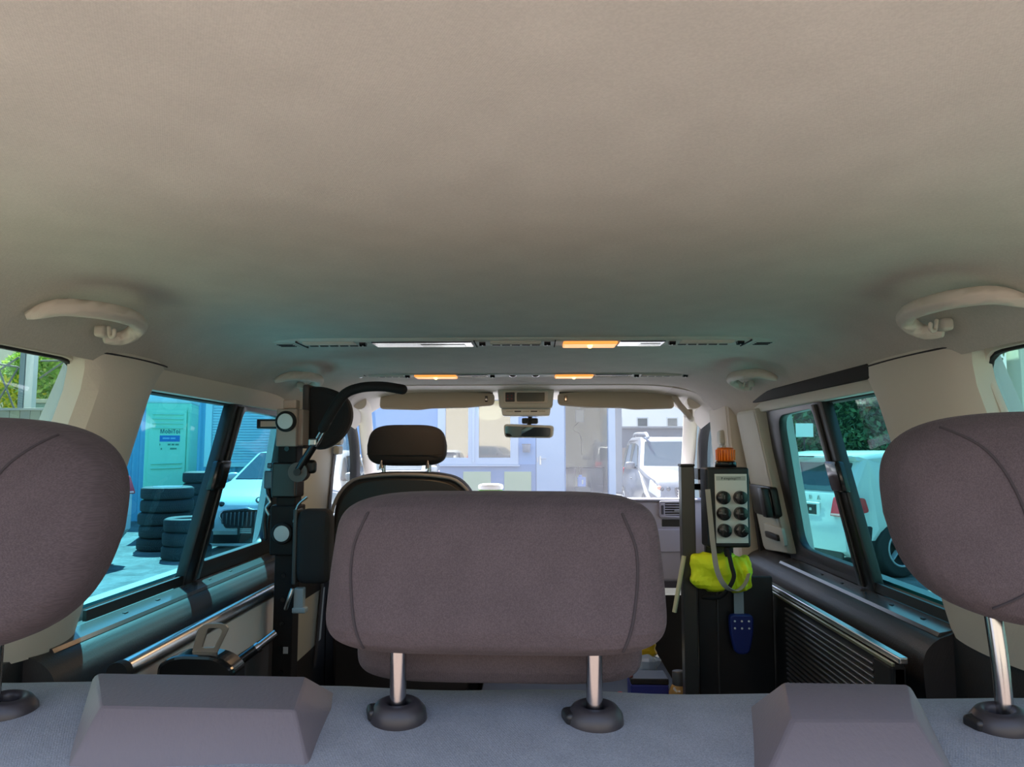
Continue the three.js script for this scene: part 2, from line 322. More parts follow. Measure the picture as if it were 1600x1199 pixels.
// windows
function pane(n, s, pts, off, mat, label) { const g = mesh('window_' + n, side(s, pts, off, 0.004, [], 0), mat); return struct(g, label, 'window'); }
pane(1, -1, [[0.40, 1.19], [1.09, 1.18], [1.225, 1.636], [0.40, 1.636]], 0.047, m.glassQuarter, 'clear rear quarter window showing the bright tree');
pane(2, 1, [[0.40, 1.19], [1.09, 1.18], [1.225, 1.636], [0.40, 1.636]], 0.047, m.glassQuarterDusty, 'hazy rear quarter window beside the tan pillar');
function sliding(n, s, label) {
  const L = s < 0, end = L ? 2.20 : 2.11, d0 = L ? 1.775 : 1.735, d1 = L ? 1.70 : 1.665, t0 = L ? 1.36 : 1.445;
  const w = structure('window_' + n, label, 'window'), mat = L ? m.glassLeft : m.glassRight;
  const f = end - 0.015;
  mesh('glass_pane', side(s, [[1.24, 1.19], [d1 + 0.02, 1.19], [d0 + 0.02, 1.604], [t0 - 0.07, 1.604]], 0.040, 0.004, [], 0), mat, w);
  mesh('sliding_pane', side(s, [[d1 - 0.005, 1.19], [f + 0.04, 1.19], [f, 1.604], [d0 - 0.005, 1.604]], 0.026, 0.004, [], 0), mat, w);
  mesh('frame', side(s, [[d1 + 0.03, 1.165], [end + 0.06, 1.165], [end + 0.02, 1.608], [d0 + 0.02, 1.608]], 0.006, 0.022,
    [rounded([[d1 + 0.055, 1.215], [f - 0.02, 1.215], [f - 0.05, 1.572], [d0 + 0.055, 1.578]], [0.02, 0.05, 0.05, 0.02])], 0.003), m.black, w);
  mesh('divider', side(s, rounded([[d1 - 0.035, 1.17], [d1 + 0.035, 1.17], [d0 + 0.025, 1.595], [d0 - 0.03, 1.595]], 0.01), 0.0, 0.028, [], 0.006), m.black, w);
  mesh('divider_rib', side(s, [[d1 + 0.004, 1.18], [d1 + 0.026, 1.18], [d0 + 0.018, 1.585], [d0 + 0.0, 1.585]], -0.008, 0.014, [], 0.004), m.black, w);
  const dm = d1 + (d0 - d1) * 0.56;
  mesh('latch', side(s, rounded([[dm - 0.05, 1.385], [dm + 0.02, 1.385], [dm + 0.03, 1.455], [dm - 0.04, 1.455]], 0.01), -0.012, 0.02, [], 0.006), m.gloss, w);
  mesh('top_gasket', side(s, [[t0 - 0.07, 1.589], [end + 0.02, 1.584], [end + 0.02, 1.604], [t0 - 0.07, 1.604]], 0.012, 0.03, [], 0.002), m.rubber, w);
  return w;
}
sliding(3, -1, 'cyan tinted sliding window with black divider and latch');
sliding(4, 1, 'green tinted sliding window of the van door');
pane(5, -1, [[2.55, 1.19], [3.18, 1.19], [3.04, 1.45], [2.85, 1.60], [2.55, 1.61]], 0.012, m.glassFront, 'clear front door window beside the driver seat');
pane(6, 1, [[2.55, 1.19], [3.18, 1.19], [3.04, 1.45], [2.85, 1.60], [2.55, 1.61]], 0.012, m.glassFront, 'clear front door window beyond the control box');
{ // windscreen
  const rings = [];
  for (let k = 0; k <= 6; k++) { const t = k / 6, r = []; for (let i = 0; i <= 12; i++) { const q = i / 6 - 1, w = 0.60 + 0.15 * t, bow = 0.10 * (1 - q * q); r.push([q * w, 1.69 - 0.53 * t, -(2.80 + 0.72 * t + bow)]); } rings.push(r); }
  struct(mesh('window_7', loft(rings, false, 2, false), m.glassFront), 'wide windscreen above the dashboard', 'windscreen');
  const fr = structure('trim_1', 'cream windscreen surround with corner pillars', 'trim');
  for (const s of [-1, 1]) {
    const pts = [[0.60, 1.655, 2.62], [0.612, 1.645, 2.74], [0.632, 1.60, 2.86], [0.668, 1.43, 3.10], [0.70, 1.22, 3.38], [0.71, 1.1, 3.5]];
    const c = new THREE.CatmullRomCurve3(pts.map(([x, y, z]) => V(s * x, y, -z)), false, 'centripetal'), rings2 = [];
    for (let k = 0; k <= 20; k++) { const p = c.getPoint(k / 20), r = []; for (let i = 0; i < 14; i++) { const a = 2 * Math.PI * i / 14; r.push([p.x + 0.028 * Math.cos(a) , p.y + 0.03 * Math.sin(a), p.z - s * 0 + 0.045 * Math.sin(a) * 0.4]); } rings2.push(r); }
    mesh('corner_pillar', loft(rings2, true, 0.9), m.cream, fr);
    mesh('roof_corner', shell(6, 8, (k, i) => { const t = k / 6, q = i / 8; return [s * (0.50 + 0.17 * q), roofY(0.50 + 0.15 * q, 2.55) - 0.004 - 0.022 * t - 0.03 * t * q * q, -(2.50 + 0.36 * t)]; },
      (k, i) => { const t = k / 6, q = i / 8; return [s * (0.50 + 0.18 * q), 1.75 - 0.03 * t, -(2.50 + 0.36 * t)]; }), m.trim, fr);
  }
  // roof header between headliner and glass
  const hz = (t, x) => -(2.51 + 0.40 * t - 0.06 * t * (x / 0.52) ** 2);
  mesh('roof_header', shell(8, 20, (k, i) => { const t = k / 8, x = (-1 + i / 10) * 0.52; return [x, roofY(x, 2.55) - 0.003 - 0.022 * t, hz(t, x)]; }, (k, i) => { const t = k / 8, x = (-1 + i / 10) * 0.52; return [x, 1.76 - 0.05 * t, hz(t, x)]; }), m.cream, fr);
}
{ // front bulkhead, bonnet and outer roof close the shell
  const f = structure('wall_front', 'dark bulkhead under the dashboard', 'wall');
  mesh('bulkhead', span(-0.8, 0.8, 0.3, 1.12, -3.62, -3.50, 0), m.dark, f);
  mesh('bonnet', warp(box(1.6, 0.1, 0.9, 0, 1.05, -4.0, 0.04), (x, y, z) => [x * (1 - 0.06 * (-3.6 - z)), y - 0.18 * Math.pow(Math.max(0, -3.55 - z), 1.5), z]), m.white, f);
}

// ───────────── rear bench and headrests
const bench = thing('rear_bench_seat', 'grey fabric rear bench with three charcoal headrests and plastic belt covers', 'seat', [0, 0.42, -0.6], -1.2 * Math.PI / 180);
{
  const prof = rounded([[-0.15, 0.30], [-0.135, 0.82], [-0.05, 0.858], [0.045, 0.850], [0.115, 0.838], [0.155, 0.79], [0.16, 0.30]], [0.02, 0.03, 0.03, 0.05, 0.06, 0.05, 0.02], 6);
  const rings = [];
  for (let k = 0; k <= 40; k++) { const x = -0.665 + 1.33 * k / 40, e = Math.pow(Math.abs(x) / 0.665, 14); rings.push(prof.map(([z, y]) => [x, y - 0.05 * e * smooth(0.5, 0.85, y) + 0.0012 * Math.sin(x * 31), z * (1 - 0.35 * e)])); }
  const g = loft(rings, true, 0.7), p = g.attributes.position, uv = g.attributes.uv;
  for (let i = 0; i < p.count; i++) uv.setXY(i, p.getX(i), p.getZ(i) + (p.getY(i) - 0.85) * -1);
  mesh('backrest', g, m.fabricGrey, bench);
  mesh('cushion', box(1.33, 0.16, 0.5, 0, 0.34, -0.38, 0.05, 4), m.fabricGrey, bench);
  for (const s of [-1, 1]) mesh('seat_frame', box(0.05, 0.28, 0.55, s * 0.55, 0.14, -0.3, 0.01), m.black, bench);
  const coverAt = (pts) => { mesh('belt_cover', block(pts, 0.006), m.cover, bench).userData.label = 'smooth grey plastic belt outlet cover'; };
  coverAt([[-0.284, 0.838, 0.082], [-0.122, 0.836, 0.080], [-0.128, 0.838, -0.045], [-0.345, 0.838, -0.030], [-0.278, 0.869, 0.060], [-0.140, 0.868, 0.058], [-0.154, 0.871, -0.004], [-0.322, 0.871, -0.004]]);
  coverAt([[0.180, 0.836, 0.100], [0.306, 0.836, 0.092], [0.345, 0.838, -0.030], [0.200, 0.838, -0.028], [0.214, 0.870, 0.064], [0.294, 0.870, 0.060], [0.316, 0.875, 0.004], [0.228, 0.875, 0.004]]);
  const ringProf = [[0.0075, 0.0], [0.0075, 0.010], [0.012, 0.0135], [0.017, 0.0115], [0.0212, 0.006], [0.0222, 0.0], [0.0222, -0.012], [0.0075, -0.012]];
  for (const [x, z, y, t] of [[-0.385, 0.015, 0.852, -0.1], [-0.072, 0.012, 0.853, 0], [0.080, 0.012, 0.853, 0], [0.385, 0.005, 0.853, 0.1]]) {
    const g2 = mesh('headrest_guide', lathe(ringProf, 36), m.guide, bench); g2.position.set(x, y, z); g2.rotation.set(0.10, 0, t); g2.scale.set(1, 1, 0.92);
    const b = mesh('release_tab', box(0.012, 0.010, 0.018, -0.018, 0.004, -0.004, 0.004), m.black, g2); b.rotation.y = 0.3;
  }
}
function headrest(name, label, pos, a, b, c, opt) {
  const t = new THREE.Group(); t.name = name; t.userData.label = label; bench.add(t);
  const cs = Math.cos(-1.2 * Math.PI / 180), sn = Math.sin(-1.2 * Math.PI / 180), dx = pos[0], dz = pos[2] + 0.6;
  t.position.set(dx * cs - dz * sn, pos[1] - 0.42, dx * sn + dz * cs);
  const f = opt.f ?? ((x, y, z) => [x, y, z]);
  mesh('cushion', cushion(a, b, c, opt.nxy, opt.nz, f), m.fabric, t);
  const zb = (x, y) => { const r = Math.pow(Math.abs(x / a), opt.nxy) + Math.pow(Math.abs(y / b), opt.nxy); return c * Math.pow(Math.max(0, 1 - Math.pow(r, opt.nz / opt.nxy)), 1 / opt.nz); };
  for (const line of opt.seams ?? []) {
    const path = new THREE.CatmullRomCurve3(line.map(([x, y]) => V(x, y, 0)), false, 'centripetal').getPoints(36);
    mesh('seam', tube(path.map((p) => f(p.x, p.y, zb(p.x, p.y) + 0.0002)), 0.0012, 72, 6), m.seam, t);
  }
  for (const [x, y0, y1, lean] of opt.posts) {
    const z = opt.postZ ?? 0.01;
    mesh('post', tube([[x, y1, z - (lean ?? 0)], [x, (y0 + y1) / 2, z - 0.3 * (lean ?? 0)], [x, y0, z]], 0.0063, 20, 18), m.chrome, t);
  }
  return { t, f };
}
{
  const h = headrest('headrest', 'low wide charcoal headrest on the middle of the bench', [0.003, 1.384, -0.612], 0.133, 0.061, 0.052, {
    nxy: 7.5, nz: 3.6, f: (x, y, z) => [x * (1 + 0.05 * (y < 0 ? -y / 0.06 * 0.3 : 0)) * (1 - 0.03 * Math.max(0, y / 0.06)), y - 0.006 * Math.pow(x / 0.133, 4) * y / 0.061, z - 0.012 * (y / 0.06)],
    seams: [[[-0.102, 0.048], [-0.110, 0.02], [-0.104, -0.03], [-0.096, -0.054]], [[0.102, 0.048], [0.110, 0.02], [0.104, -0.03], [0.096, -0.054]]],
    posts: [[-0.075, -0.115, -0.035], [0.077, -0.115, -0.035]], postZ: 0.026 });
  mesh('lower_lip', cushion(0.119, 0.034, 0.030, 5, 2.6).translate(0, -0.062, -0.022), m.fabric, h.t);
}
headrest('headrest', 'tall charcoal headrest on the bench next to the hazy quarter window', [0.480, 1.428, -0.61], 0.158, 0.084, 0.058, {
  nxy: 3.4, nz: 2.8, f: (x, y, z) => [x + 0.012 * Math.min(0, y / 0.08) * (x < 0 ? -1 : 0), y, z - 0.02 * y / 0.08],
  seams: [[[-0.118, 0.070], [-0.098, 0.05], [-0.084, 0.0], [-0.088, -0.04], [-0.118, -0.064]], [[-0.088, -0.045], [-0.05, -0.054], [0, -0.055], [0.05, -0.054]]],
  posts: [[-0.088, -0.157, -0.06, 0.012], [0.07, -0.157, -0.06, 0.012]], postZ: 0.02 });
headrest('headrest', 'tall charcoal headrest on the bench next to the clear quarter window', [-0.466, 1.414, -0.60], 0.158, 0.094, 0.058, {
  nxy: 3.2, nz: 2.8, f: (x, y, z) => [x - 0.018 * Math.min(0, y / 0.09) * (x > 0 ? -1 : 0), y, z - 0.02 * y / 0.09],
  seams: [[[0.112, 0.078], [0.090, 0.05], [0.078, 0.0], [0.080, -0.05], [0.090, -0.074], [0.108, -0.078]]],
  posts: [[0.078, -0.142, -0.06], [-0.08, -0.142, -0.06]], postZ: 0.02 });

// ───────────── roof fittings
const amber = new THREE.MeshStandardMaterial({ color: lin(0.9, 0.35, 0.08), emissive: lin(1.0, 0.33, 0.06), emissiveIntensity: 0.45, roughness: 0.4 });
const bulbGlow = new THREE.MeshStandardMaterial({ color: lin(1, 0.7, 0.3), emissive: lin(1.0, 0.62, 0.2), emissiveIntensity: 1.6 });
function lampBar(label, u, y, x0, x1, items) {
  const t = thing('roof_lamp_bar', label, 'lamp bar', [0, y, -u]);
  // y = 0 is the lowest face; the body goes up into the headliner
  const pr = rounded([[-0.045, 0.03], [-0.045, 0.004], [-0.03, 0.0], [0.036, 0.0], [0.047, 0.006], [0.047, 0.03]], [0, 0.006, 0.006, 0.006, 0.006, 0], 3);
  const xs = [[x0, 0.35], [x0 + 0.03, 0.85], [x0 + 0.05, 1], [x1 - 0.05, 1], [x1 - 0.03, 0.85], [x1, 0.35]];
  mesh('housing', loft(xs.map(([x, k]) => pr.map(([z, yy]) => [x, yy + (1 - k) * 0.006, z * k])), true, 0.5), m.pale, t);
  for (const [kind, a, b] of items) {
    const w = b - a, c = (a + b) / 2;
    if (kind === 'vent') {
      const v = mesh('vent', [box(w, 0.006, 0.030, c, 0.0015, 0.022, 0.002)], m.trim, t);
      for (let k = 0; k < 5; k++) mesh('slot', box(w / 6.2, 0.003, 0.007, a + w * (k + 0.5) / 5, -0.0005, -0.018, 0.001), m.black, v);
      for (let k = 0; k < 3; k++) mesh('louvre', box(w, 0.003, 0.003, c, -0.002, 0.014 + 0.009 * k, 0.001), m.trim, v);
    } else if (kind === 'grille') {
      const v = mesh('end_grille', box(w, 0.003, 0.05, c, 0.0, 0, 0.001), m.pale, t);
      for (let k = 0; k < 3; k++) mesh('slot', box(w * 0.8, 0.003, 0.004, c, -0.0015, -0.014 + 0.014 * k, 0.001), m.seam, v);
    } else if (kind === 'knob') {
      const kb = mesh('roller_switch', new THREE.CylinderGeometry(0.009, 0.009, 0.014, 20).rotateZ(Math.PI / 2).translate(c, 0.001, 0.022), m.gloss, t);
      mesh('switch_mark', box(0.003, 0.003, 0.004, c, -0.0065, 0.024, 0.001), m.paper, kb);
    } else if (kind === 'mirror') {
      const r = mesh('reflector', box(w, 0.006, 0.07, c, 0.001, 0.0, 0.003), m.darkChrome, t);
      mesh('lens_insert', box(w * 0.45, 0.004, 0.04, c + w * 0.2, -0.001, -0.01, 0.002), m.gloss, r);
    } else if (kind === 'lamp') {
      const l = mesh('lamp_lens', box(w, 0.010, 0.066, c, -0.001, 0, 0.004), amber, t);
      mesh('lamp_bulb', new THREE.CapsuleGeometry(0.006, 0.012, 4, 10).rotateX(Math.PI / 2).translate(c, -0.006, 0.01), bulbGlow, l);
      const light = new THREE.RectAreaLight(lin(1.0, 0.62, 0.32), 14, w, 0.06);
      light.position.set(c, -0.016, 0); light.rotation.x = -Math.PI / 2; light.castShadow = true; t.add(light);
    } else if (kind === 'spot') mesh('reading_spot', lathe([[0, -0.006], [0.008, -0.004], [0.013, 0.0], [0.013, 0.006]], 20).translate(c, 0, 0.01), m.chrome, t);
    else if (kind === 'joint') mesh('joint', box(0.0025, 0.004, 0.088, c, -0.0002, 0, 0.0005), m.seam, t);
  }
  return t;
}
lampBar('long roof bar of vents with one dark reflector and one lit lamp', 1.62, 1.7145, -0.575, 0.580, [
  ['grille', -0.545, -0.500], ['joint', -0.488, -0.488], ['vent', -0.477, -0.363], ['knob', -0.352, -0.338], ['mirror', -0.326, -0.104], ['joint', -0.098, -0.098], ['knob', -0.088, -0.074], ['vent', -0.064, 0.047], ['knob', 0.054, 0.068],
  ['joint', 0.078, 0.078], ['lamp', 0.096, 0.214], ['mirror', 0.218, 0.318], ['knob', 0.325, 0.339], ['vent', 0.350, 0.464], ['knob', 0.472, 0.486], ['joint', 0.498, 0.498], ['grille', 0.512, 0.555]]);
lampBar('shorter roof bar above the driver seat with two lit lamps', 2.27, 1.708, -0.585, 0.580, [
  ['spot', -0.515, -0.505], ['joint', -0.49, -0.49], ['vent', -0.478, -0.372], ['knob', -0.366, -0.352], ['lamp', -0.338, -0.21], ['mirror', -0.206, -0.112], ['knob', -0.104, -0.09], ['spot', -0.04, -0.03], ['spot', 0.03, 0.04],
  ['lamp', 0.095, 0.212], ['mirror', 0.216, 0.329], ['knob', 0.336, 0.350], ['vent', 0.360, 0.477], ['knob', 0.484, 0.498], ['joint', 0.505, 0.505], ['spot', 0.53, 0.54]]);

// grab handles
function grab(s, u0, u1, label) {
  const t = thing('grab_handle', label, 'grab handle', [s * 0.59, 1.683, -(u0 + u1) / 2], 0, 'roof grab handles');
  const h = (u1 - u0) / 2, q = (x, y, u) => [s * x, y, -u];
  const c = new THREE.CatmullRomCurve3([q(0.052, -0.026, -h), q(0.02, -0.012, -h + 0.015), q(-0.008, -0.008, -h + 0.05), q(-0.018, -0.006, 0), q(-0.016, -0.006, h - 0.05), q(-0.004, -0.012, h - 0.014), q(0.022, -0.026, h - 0.004), q(0.042, -0.034, h - 0.028)].map((p) => V(...p)), false, 'centripetal');
  const rings = [], N = 36, f = c.computeFrenetFrames(N, false);
  for (let k = 0; k <= N; k++) {
    const p = c.getPointAt(k / N), e = 1 - Math.pow(Math.abs(k / N - 0.5) * 2, 8) * 0.6, r = [];
    for (let i = 0; i < 14; i++) { const a = 2 * Math.PI * i / 14, n = f.normals[k], b = f.binormals[k]; r.push([p.x + e * (0.0125 * Math.cos(a) * n.x + 0.0125 * Math.sin(a) * b.x), p.y + e * (0.0125 * Math.cos(a) * n.y + 0.0125 * Math.sin(a) * b.y), p.z + e * (0.0125 * Math.cos(a) * n.z + 0.0125 * Math.sin(a) * b.z)]); }
    rings.push(r);
  }
  mesh('handle_bar', loft(rings, true, 1.2), m.trim, t);
  mesh('hinge_foot', box(0.018, 0.018, 0.024, s * 0.040, -0.022, -(h - 0.035), 0.005), m.trim, t);
  mesh('coat_hook', tube([q(0.016, -0.020, h - 0.06), q(0.012, -0.034, h - 0.062), q(0.004, -0.034, h - 0.066), q(0.003, -0.026, h - 0.068)], 0.003, 12, 8), m.trim, t);
  return t;
}
grab(-1, 0.945, 1.135, 'beige roof grab handle above the clear quarter window pillar');
grab(1, 0.905, 1.115, 'beige roof grab handle above the hazy quarter window pillar');
grab(-1, 1.88, 2.09, 'beige roof grab handle above the black head pad');
grab(1, 1.86, 2.085, 'beige roof grab handle above the sliding door window');
{ // small corner handles at the windscreen
  const t = thing('pillar_handle', 'small cream grab handle at the windscreen corner', 'grab handle', [0.565, 1.61, -2.66]);
  mesh('handle_loop', tube([[-0.03, 0.06, 0.0], [-0.02, 0.035, 0.018], [0.0, 0.01, 0.02], [0.02, -0.012, 0.01], [0.03, -0.02, -0.01]], 0.011, 24, 10), m.trim, t);
  mesh('handle_mount', box(0.03, 0.03, 0.02, 0.02, 0.0, -0.008, 0.006), m.visor, t);
}
// sun visors
function visor(label, x0, x1, s) {                  // s: the side the hinge is on
  const t = thing('sun_visor', label, 'sun visor', [(x0 + x1) / 2, 1.628, -2.68], 0, 'sun visors');
  const w = (x1 - x0) / 2, pts = [[-w, -0.002], [-w * 0.3, -0.006], [-w * 0.1, 0.0], [w * 0.5, 0.002], [w, 0.012], [w, 0.056], [w * 0.1, 0.068], [-w * 0.4, 0.066], [-w, 0.048]];
  const g = slab(rounded(s > 0 ? pts : pts.map(([x, y]) => [-x, y]).reverse(), 0.016), 0.016, [], 0.005);
  const b = mesh('panel', g, m.visor, t); b.rotation.x = -0.25;
  mesh('hinge_rod', rod([s * w * 0.55, 0.064, -0.01], [s * w * 0.97, 0.060, -0.01], 0.004), m.seam, t);
  const c = mesh('clip', box(0.010, 0.022, 0.006, s * w * 0.86, 0.036, 0.008, 0.002), m.gloss, t); mesh('clip_tip', box(0.007, 0.008, 0.003, s * w * 0.86, 0.034, 0.012, 0.001), m.chrome, c);
}
visor('beige sun visor above the driver seat', -0.535, -0.115, 1);
visor('beige sun visor on the passenger side of the overhead display', 0.115, 0.535, -1);
{ // overhead console with display
  const t = thing('overhead_console', 'cream overhead console with small dark display', 'console', [0, 1.615, -2.66]);
  mesh('body', slab(rounded([[-0.095, 0.012], [0.095, 0.012], [0.102, 0.09], [-0.102, 0.09]], 0.012), 0.10, [], 0.008).translate(0, 0, -0.06), m.pale, t);
  mesh('bezel', slab(rounded([[-0.078, 0.03], [0.078, 0.03], [0.080, 0.074], [-0.080, 0.074]], 0.006), 0.008, [rounded([[-0.032, 0.036], [0.066, 0.036], [0.068, 0.068], [-0.032, 0.068]], 0.004)], 0.002).translate(0, 0, 0.036), m.trim, t);
  mesh('display', box(0.100, 0.034, 0.003, 0.017, 0.052, 0.0405, 0.001), M([0.045, 0.05, 0.03], 0.2), t);
  const k = mesh('button_pad', box(0.034, 0.034, 0.006, -0.056, 0.052, 0.043, 0.003), M([0.02, 0.016, 0.018], 0.4), t);
  for (const [x, y] of [[-0.064, 0.057], [-0.05, 0.057], [-0.064, 0.046], [-0.05, 0.046]]) mesh('button_mark', box(0.003, 0.003, 0.002, x, y, 0.0462, 0.0005), m.red, k);
  mesh('lower_lamp', slab(rounded([[-0.085, -0.014], [0.085, -0.014], [0.09, 0.014], [-0.09, 0.014]], 0.008), 0.07, [], 0.005).translate(0, 0, -0.05), m.whitePlastic, t);
  for (let j = 0; j < 5; j++) mesh('lamp_slot', box(0.024, 0.004, 0.003, -0.058 + 0.029 * j, 0.002, 0.0205, 0.001), j % 2 ? m.black : m.pale, t);
}
{ // rear view mirror
  const t = thing('rear_view_mirror', 'wide rear view mirror hanging on the windscreen', 'mirror', [0.006, 1.545, -2.68]);
  t.rotation.set(0.12, -0.20, 0.0);
  const o = rounded([[-0.088, -0.024], [0.09, -0.022], [0.094, 0.022], [-0.092, 0.026]], 0.014);
  mesh('casing', slab(o, 0.032, [], 0.008).translate(0, 0, -0.030), m.pale, t);
  mesh('mirror_glass', slab(rounded([[-0.081, -0.018], [0.083, -0.016], [0.086, 0.016], [-0.084, 0.020]], 0.01), 0.002).translate(0, 0, 0.0022), M([0.55, 0.6, 0.6], 0.02, { metalness: 1 }), t);
  mesh('stem', tube([[0, 0.015, -0.02], [0, 0.04, -0.035], [0, 0.056, -0.05]], 0.008, 12, 10), m.black, t);
  mesh('foot', box(0.06, 0.022, 0.02, 0, 0.036, -0.04, 0.006), m.black, t);
}
// ───────────── dashboard
{
  const t = thing('dashboard', 'lavender grey dashboard with louvred air vents', 'dashboard', [0, 0.42, -2.95]);
  const pr = rounded([[0.0, 0.55], [0.0, 0.86], [-0.06, 0.868], [-0.55, 0.83], [-0.56, 0.5], [-0.2, 0.45]], [0.02, 0.02, 0.04, 0.02, 0, 0.05], 4);
  mesh('body', loft([-0.70, -0.4, 0.0, 0.4, 0.70].map((x) => pr.map(([z, y]) => [x, y, z]))), m.dash, t);
  mesh('lower_body', span(-0.68, 0.68, 0.40, 0.66, -0.30, -0.01, 0.03), m.dashDark, t);
  mesh('top_edge', box(1.4, 0.010, 0.02, 0, 0.862, -0.004, 0.004), m.dash, t);
  for (const cx of [0.575, -0.575, 0.19]) {
    const v = mesh('air_vent', slab(rounded([[-0.055, -0.03], [0.055, -0.033], [0.055, 0.036], [-0.055, 0.034]], 0.008), 0.014, [rounded([[-0.034, -0.022], [0.048, -0.024], [0.048, 0.026], [-0.034, 0.025]], 0.004)], 0.003).translate(cx, 0.825, 0.0), m.dash, t);
    mesh('vent_hollow', box(0.084, 0.05, 0.004, cx + 0.007, 0.825, 0.003, 0.001), m.black, v);
    for (let k = 0; k < 5; k++) mesh('vent_slat', box(0.082, 0.004, 0.012, cx + 0.007, 0.8065 + 0.0095 * k, 0.007, 0.0015), m.dash, v);
    mesh('vent_slider', box(0.022, 0.008, 0.006, cx + 0.012, 0.822, 0.015, 0.002), m.silver, v);
    mesh('vent_wheel', box(0.010, 0.036, 0.006, cx - 0.044, 0.825, 0.013, 0.002), m.dashDark, v);
  }
  mesh('shelf_slot', box(0.09, 0.028, 0.006, 0.575, 0.773, 0.0, 0.002), m.black, t);
  const gb = mesh('glove_box', box(0.30, 0.09, 0.014, 0.5, 0.705, 0.0, 0.005), m.dash, t); mesh('glove_box_latch', box(0.05, 0.014, 0.006, 0.40, 0.735, 0.009, 0.002), m.dashDark, gb);
}
{
  const t = thing('tissue_pack', 'white and green pack lying on the dashboard', 'pack', [-0.15, 1.287, -3.05]);
  mesh('wrapper', cushion(0.052, 0.015, 0.04, 3, 2.5).translate(0, 0.040, 0), m.paper, t);
  mesh('green_base', cushion(0.056, 0.016, 0.044, 3, 2.5).translate(0, 0.016, 0), M([0.25, 0.55, 0.12], 0.5), t);
}
// ───────────── driver seat
{
  const t = thing('driver_seat', 'black front seat with grey edging and headrest', 'seat', [-0.405, 0.42, -2.5]);
  const P = (k, b) => rounded([[-0.235, 0.30], [-0.245, 0.88], [-0.19, 0.965], [-0.10, 0.985], [0.10, 0.985], [0.19, 0.965], [0.245, 0.88], [0.235, 0.30]].map(([x, y]) => [x * k, y - b]), [0.02, 0.08, 0.06, 0.05, 0.05, 0.06, 0.08, 0.02]);
  mesh('backrest', slab(P(1, 0), 0.13, [], 0.03).translate(0, 0, -0.10), m.fabricBlack, t);
  mesh('back_panel', slab(P(0.94, 0.022), 0.012, [], 0.005).translate(0, 0, 0.024), m.black, t);
  mesh('edging', tube([[-0.236, 0.5, 0.028], [-0.238, 0.87, 0.028], [-0.182, 0.952, 0.028], [-0.10, 0.972, 0.028], [0.10, 0.972, 0.028], [0.182, 0.952, 0.028], [0.238, 0.87, 0.028], [0.236, 0.5, 0.028]], 0.006, 60, 8), M([0.20, 0.20, 0.21], 0.6), t);
  mesh('seat_cushion', box(0.48, 0.14, 0.48, 0, 0.32, -0.30, 0.05, 4), m.fabricBlack, t);
  mesh('seat_base', box(0.42, 0.26, 0.42, 0, 0.13, -0.28, 0.02), m.black, t);
  const h = mesh('headrest', cushion(0.136, 0.070, 0.055, 4, 3, (x, y, z) => [x * (1 - 0.10 * Math.max(0, y / 0.07)), y, z]).translate(0.0, 1.075, -0.02), m.fabricBlack, t);
  mesh('headrest_seam', tube([[-0.128, 1.045, 0.028], [-0.06, 1.043, 0.0345], [0.06, 1.043, 0.0345], [0.128, 1.045, 0.028]], 0.0012, 20, 6), m.rubber, h);
  for (const x of [-0.078, 0.078]) { mesh('headrest_post', rod([x, 0.96, -0.01], [x, 1.02, -0.01], 0.007), m.chrome, h); mesh('post_clip', lathe([[0.0, 0.03], [0.003, 0.028], [0.008, 0.006], [0.008, 0]], 12).translate(x, 0.995, 0.03), m.chrome, h); }
}
